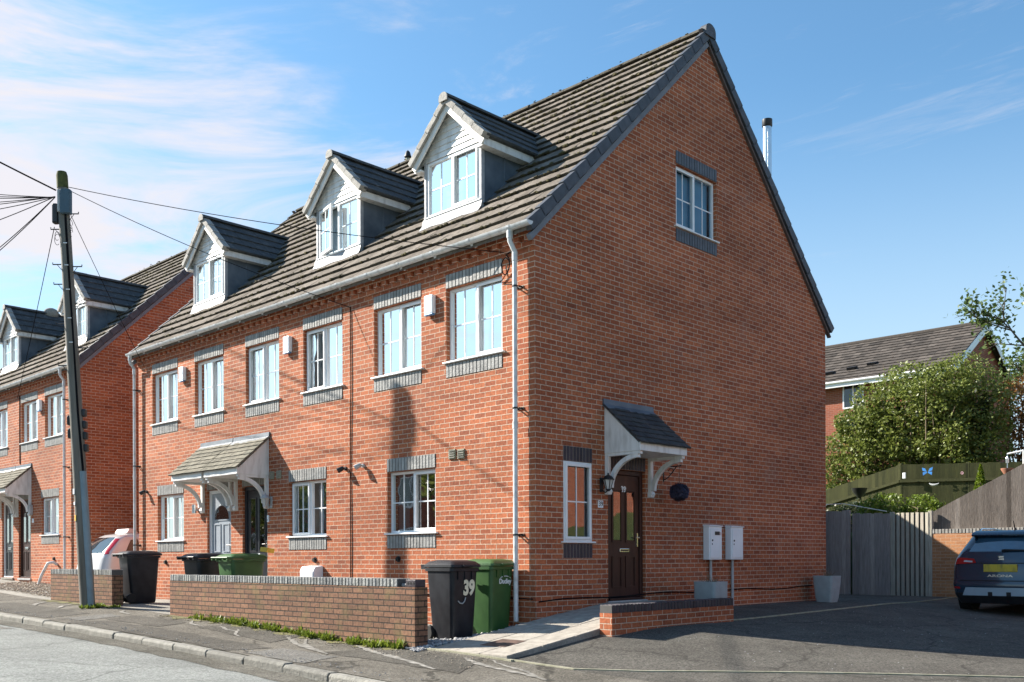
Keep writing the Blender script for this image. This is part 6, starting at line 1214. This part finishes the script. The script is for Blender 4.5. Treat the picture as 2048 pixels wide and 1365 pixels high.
# ------------------------------------------------------------------ houses behind, beside and across the road
def plain_house(label, x0, x1, y0, y1, zb, ze, zr, ridge_y=True, wins=(), brick='far_brick', tile='far_tile', vents=(), tiles=True):
    """gabled house; ridge along Y. wins: (wall, a0, a1, z0, z1) with wall '-x' or '-y' or '+x' or '+y'"""
    off = ((x0+x1)/2, (y0+y1)/2, zb); root = empty('house', off, label, 'house'); xm = (x0+x1)/2; w = MB()
    w.prism([(x0, zb-3), (x1, zb-3), (x1, ze), (xm, zr-.12), (x0, ze)], lambda p, q, t: (p, t, q), y0, y1); w.build('wall', brick, root, off)
    sl = (zr-ze)/(xm-x0); th = math.atan(sl); c, s = math.cos(th), math.sin(th); oh = .35; L = (xm-x0+oh)/c; yo = .28
    r = MB(); r.prism([(x0-oh, ze-oh*sl), (xm, zr), (x1+oh, ze-oh*sl), (x1+oh, ze-oh*sl-.12), (xm, zr-.14), (x0-oh, ze-oh*sl-.12)], lambda p, q, t: (p, t, q), y0-yo, y1+yo); rf = r.build('roof', tile, root, off)
    if tiles:
        for sg in (-1, 1):
            t = MB(); P = lambda u, q, n, sg=sg: (xm+sg*((xm-x0+oh)-q*c+n*s), u, ze-oh*sl+q*s+n*c); tile_rows(t, P, y0-yo, y1+yo, max(3, round(L/.32)), L/max(3, round(L/.32)), .30, .035, jit=.008); t.build('roof_tiles', tile, rf, off)
        t = MB(); t.tube([(xm, y0-yo, zr+.0), (xm, y1+yo, zr+.0)], .12, 10); t.build('ridge', tile, rf, off)
    for yy in (y0-yo-.02, y1+yo+.001):
        for sg in (-1, 1):
            b = MB(); P = lambda q, n, y, sg=sg: (xm+sg*((xm-x0+oh)-q*c+n*s), y, ze-oh*sl+q*s+n*c); b.hexa([P(0, -.26, yy), P(0, -.26, yy+.02), P(L-.05, -.26, yy+.02), P(L-.05, -.26, yy), P(0, .0, yy), P(0, .0, yy+.02), P(L, .0, yy+.02), P(L, .0, yy)]); b.build('barge_board', 'upvc', root, off)
    for sg, xx in ((-1, x0-oh), (1, x1+oh)):
        b = MB(); b.box(min(xx, xx+sg*.03), max(xx, xx+sg*.03), y0-yo, y1+yo, ze-oh*sl-.22, ze-oh*sl+.0); b.tube([(xx+sg*.07, y0-yo, ze-oh*sl-.02), (xx+sg*.07, y1+yo, ze-oh*sl-.02)], .05, 8); b.build('gutter', 'upvc', root, off)
    for wl, a0, a1, z0, z1 in wins:
        T = {'-x': lambda a, d, z: (x0+d, a, z), '+x': lambda a, d, z: (x1-d, a, z), '-y': lambda a, d, z: (a, y0+d, z), '+y': lambda a, d, z: (a, y1-d, z)}[wl]
        f = MB(); b_ = .06; am = (a0+a1)/2
        for q in ((a0, a0+b_, z0, z1), (a1-b_, a1, z0, z1), (a0+b_, a1-b_, z0, z0+b_), (a0+b_, a1-b_, z1-b_, z1), (am-.03, am+.03, z0+b_, z1-b_)): f.tbox(T, q[0], q[1], -.03, -.001, q[2], q[3])
        wf = f.build('window', 'upvc', root, off); g = MB(); g.tbox(T, a0+b_, a1-b_, -.012, -.002, z0+b_, z1-b_); g.build('pane', 'car_glass', wf, off)
    for y, q in vents:
        v = MB(); P = lambda u, qq, n: (xm-((xm-x0+oh)-qq*c+n*s), u, ze-oh*sl+qq*s+n*c); v.hexa([P(y, q, .03), P(y+.35, q, .03), P(y+.35, q+.3, .03), P(y, q+.3, .03), P(y, q, .15), P(y+.35, q, .15), P(y+.35, q+.3, .06), P(y, q+.3, .06)]); v.build('roof_vent', 'black_plastic', rf, off)
    return root
rand_mat('far_tile', [(.036, .030, .026), (.088, .073, .062), (.055, .046, .039), (.11, .093, .08)], rough=.9, bump=.3)
plain_house('brick house with brown pantiled roof on the slope beyond the big shrub', 28.6, 35.4, 4.95, 18.5, 2.5, 8.36, 10.45, wins=(('-x', 8.35, 9.25, 7.05, 8.1), ('-x', 12, 13.2, 7.05, 8.1)), vents=((9.9, .9), (9.0, 1.1), (8.2, 1.3)))
plain_house('brick house on the far side of the driveway facing the numbered door', 6, 26, -26, -14, -.6, 5.0, 9.4, wins=(('+y', 9, 10.2, 3.0, 4.1), ('+y', 13, 14.2, 3.0, 4.1), ('+y', 18, 19.2, .8, 2.0), ('+y', 11, 12.2, .8, 2)), tiles=False)
for k, y in enumerate((9, 21, 33)):
    plain_house('brick house across the road, number %s along from the camera' % ('one', 'two', 'three')[k], -24, -16.5, y, y+8.5, .2+.1*k, 5.3+.1*k, 8.2+.1*k, wins=(('+x', y+1.2, y+2.4, 3.2, 4.4), ('+x', y+5.8, y+7, 3.2, 4.4), ('+x', y+1.2, y+2.6, .9, 2.2)), tiles=False)
for k, (x, y) in enumerate(((-15.5, 17.6), (-14.6, 29.4), (-15.2, 6.2))):
    c = [((x, y, 3.2), (1.7, 1.7, 1.6)), ((x+.5, y+1, 4.2), (1.3, 1.3, 1.3)), ((x-.4, y-.9, 4.0), (1.3, 1.3, 1.2))]; shrub(('leafy roadside tree between the first two houses across the road', 'leafy roadside tree between the last two houses across the road', 'leafy roadside tree nearest the camera across the road')[k], 'tree', (x, y, 0), c, 4000, .22, 'leaf_hedge', 14, .08, 'roadside_tree', 'bark')
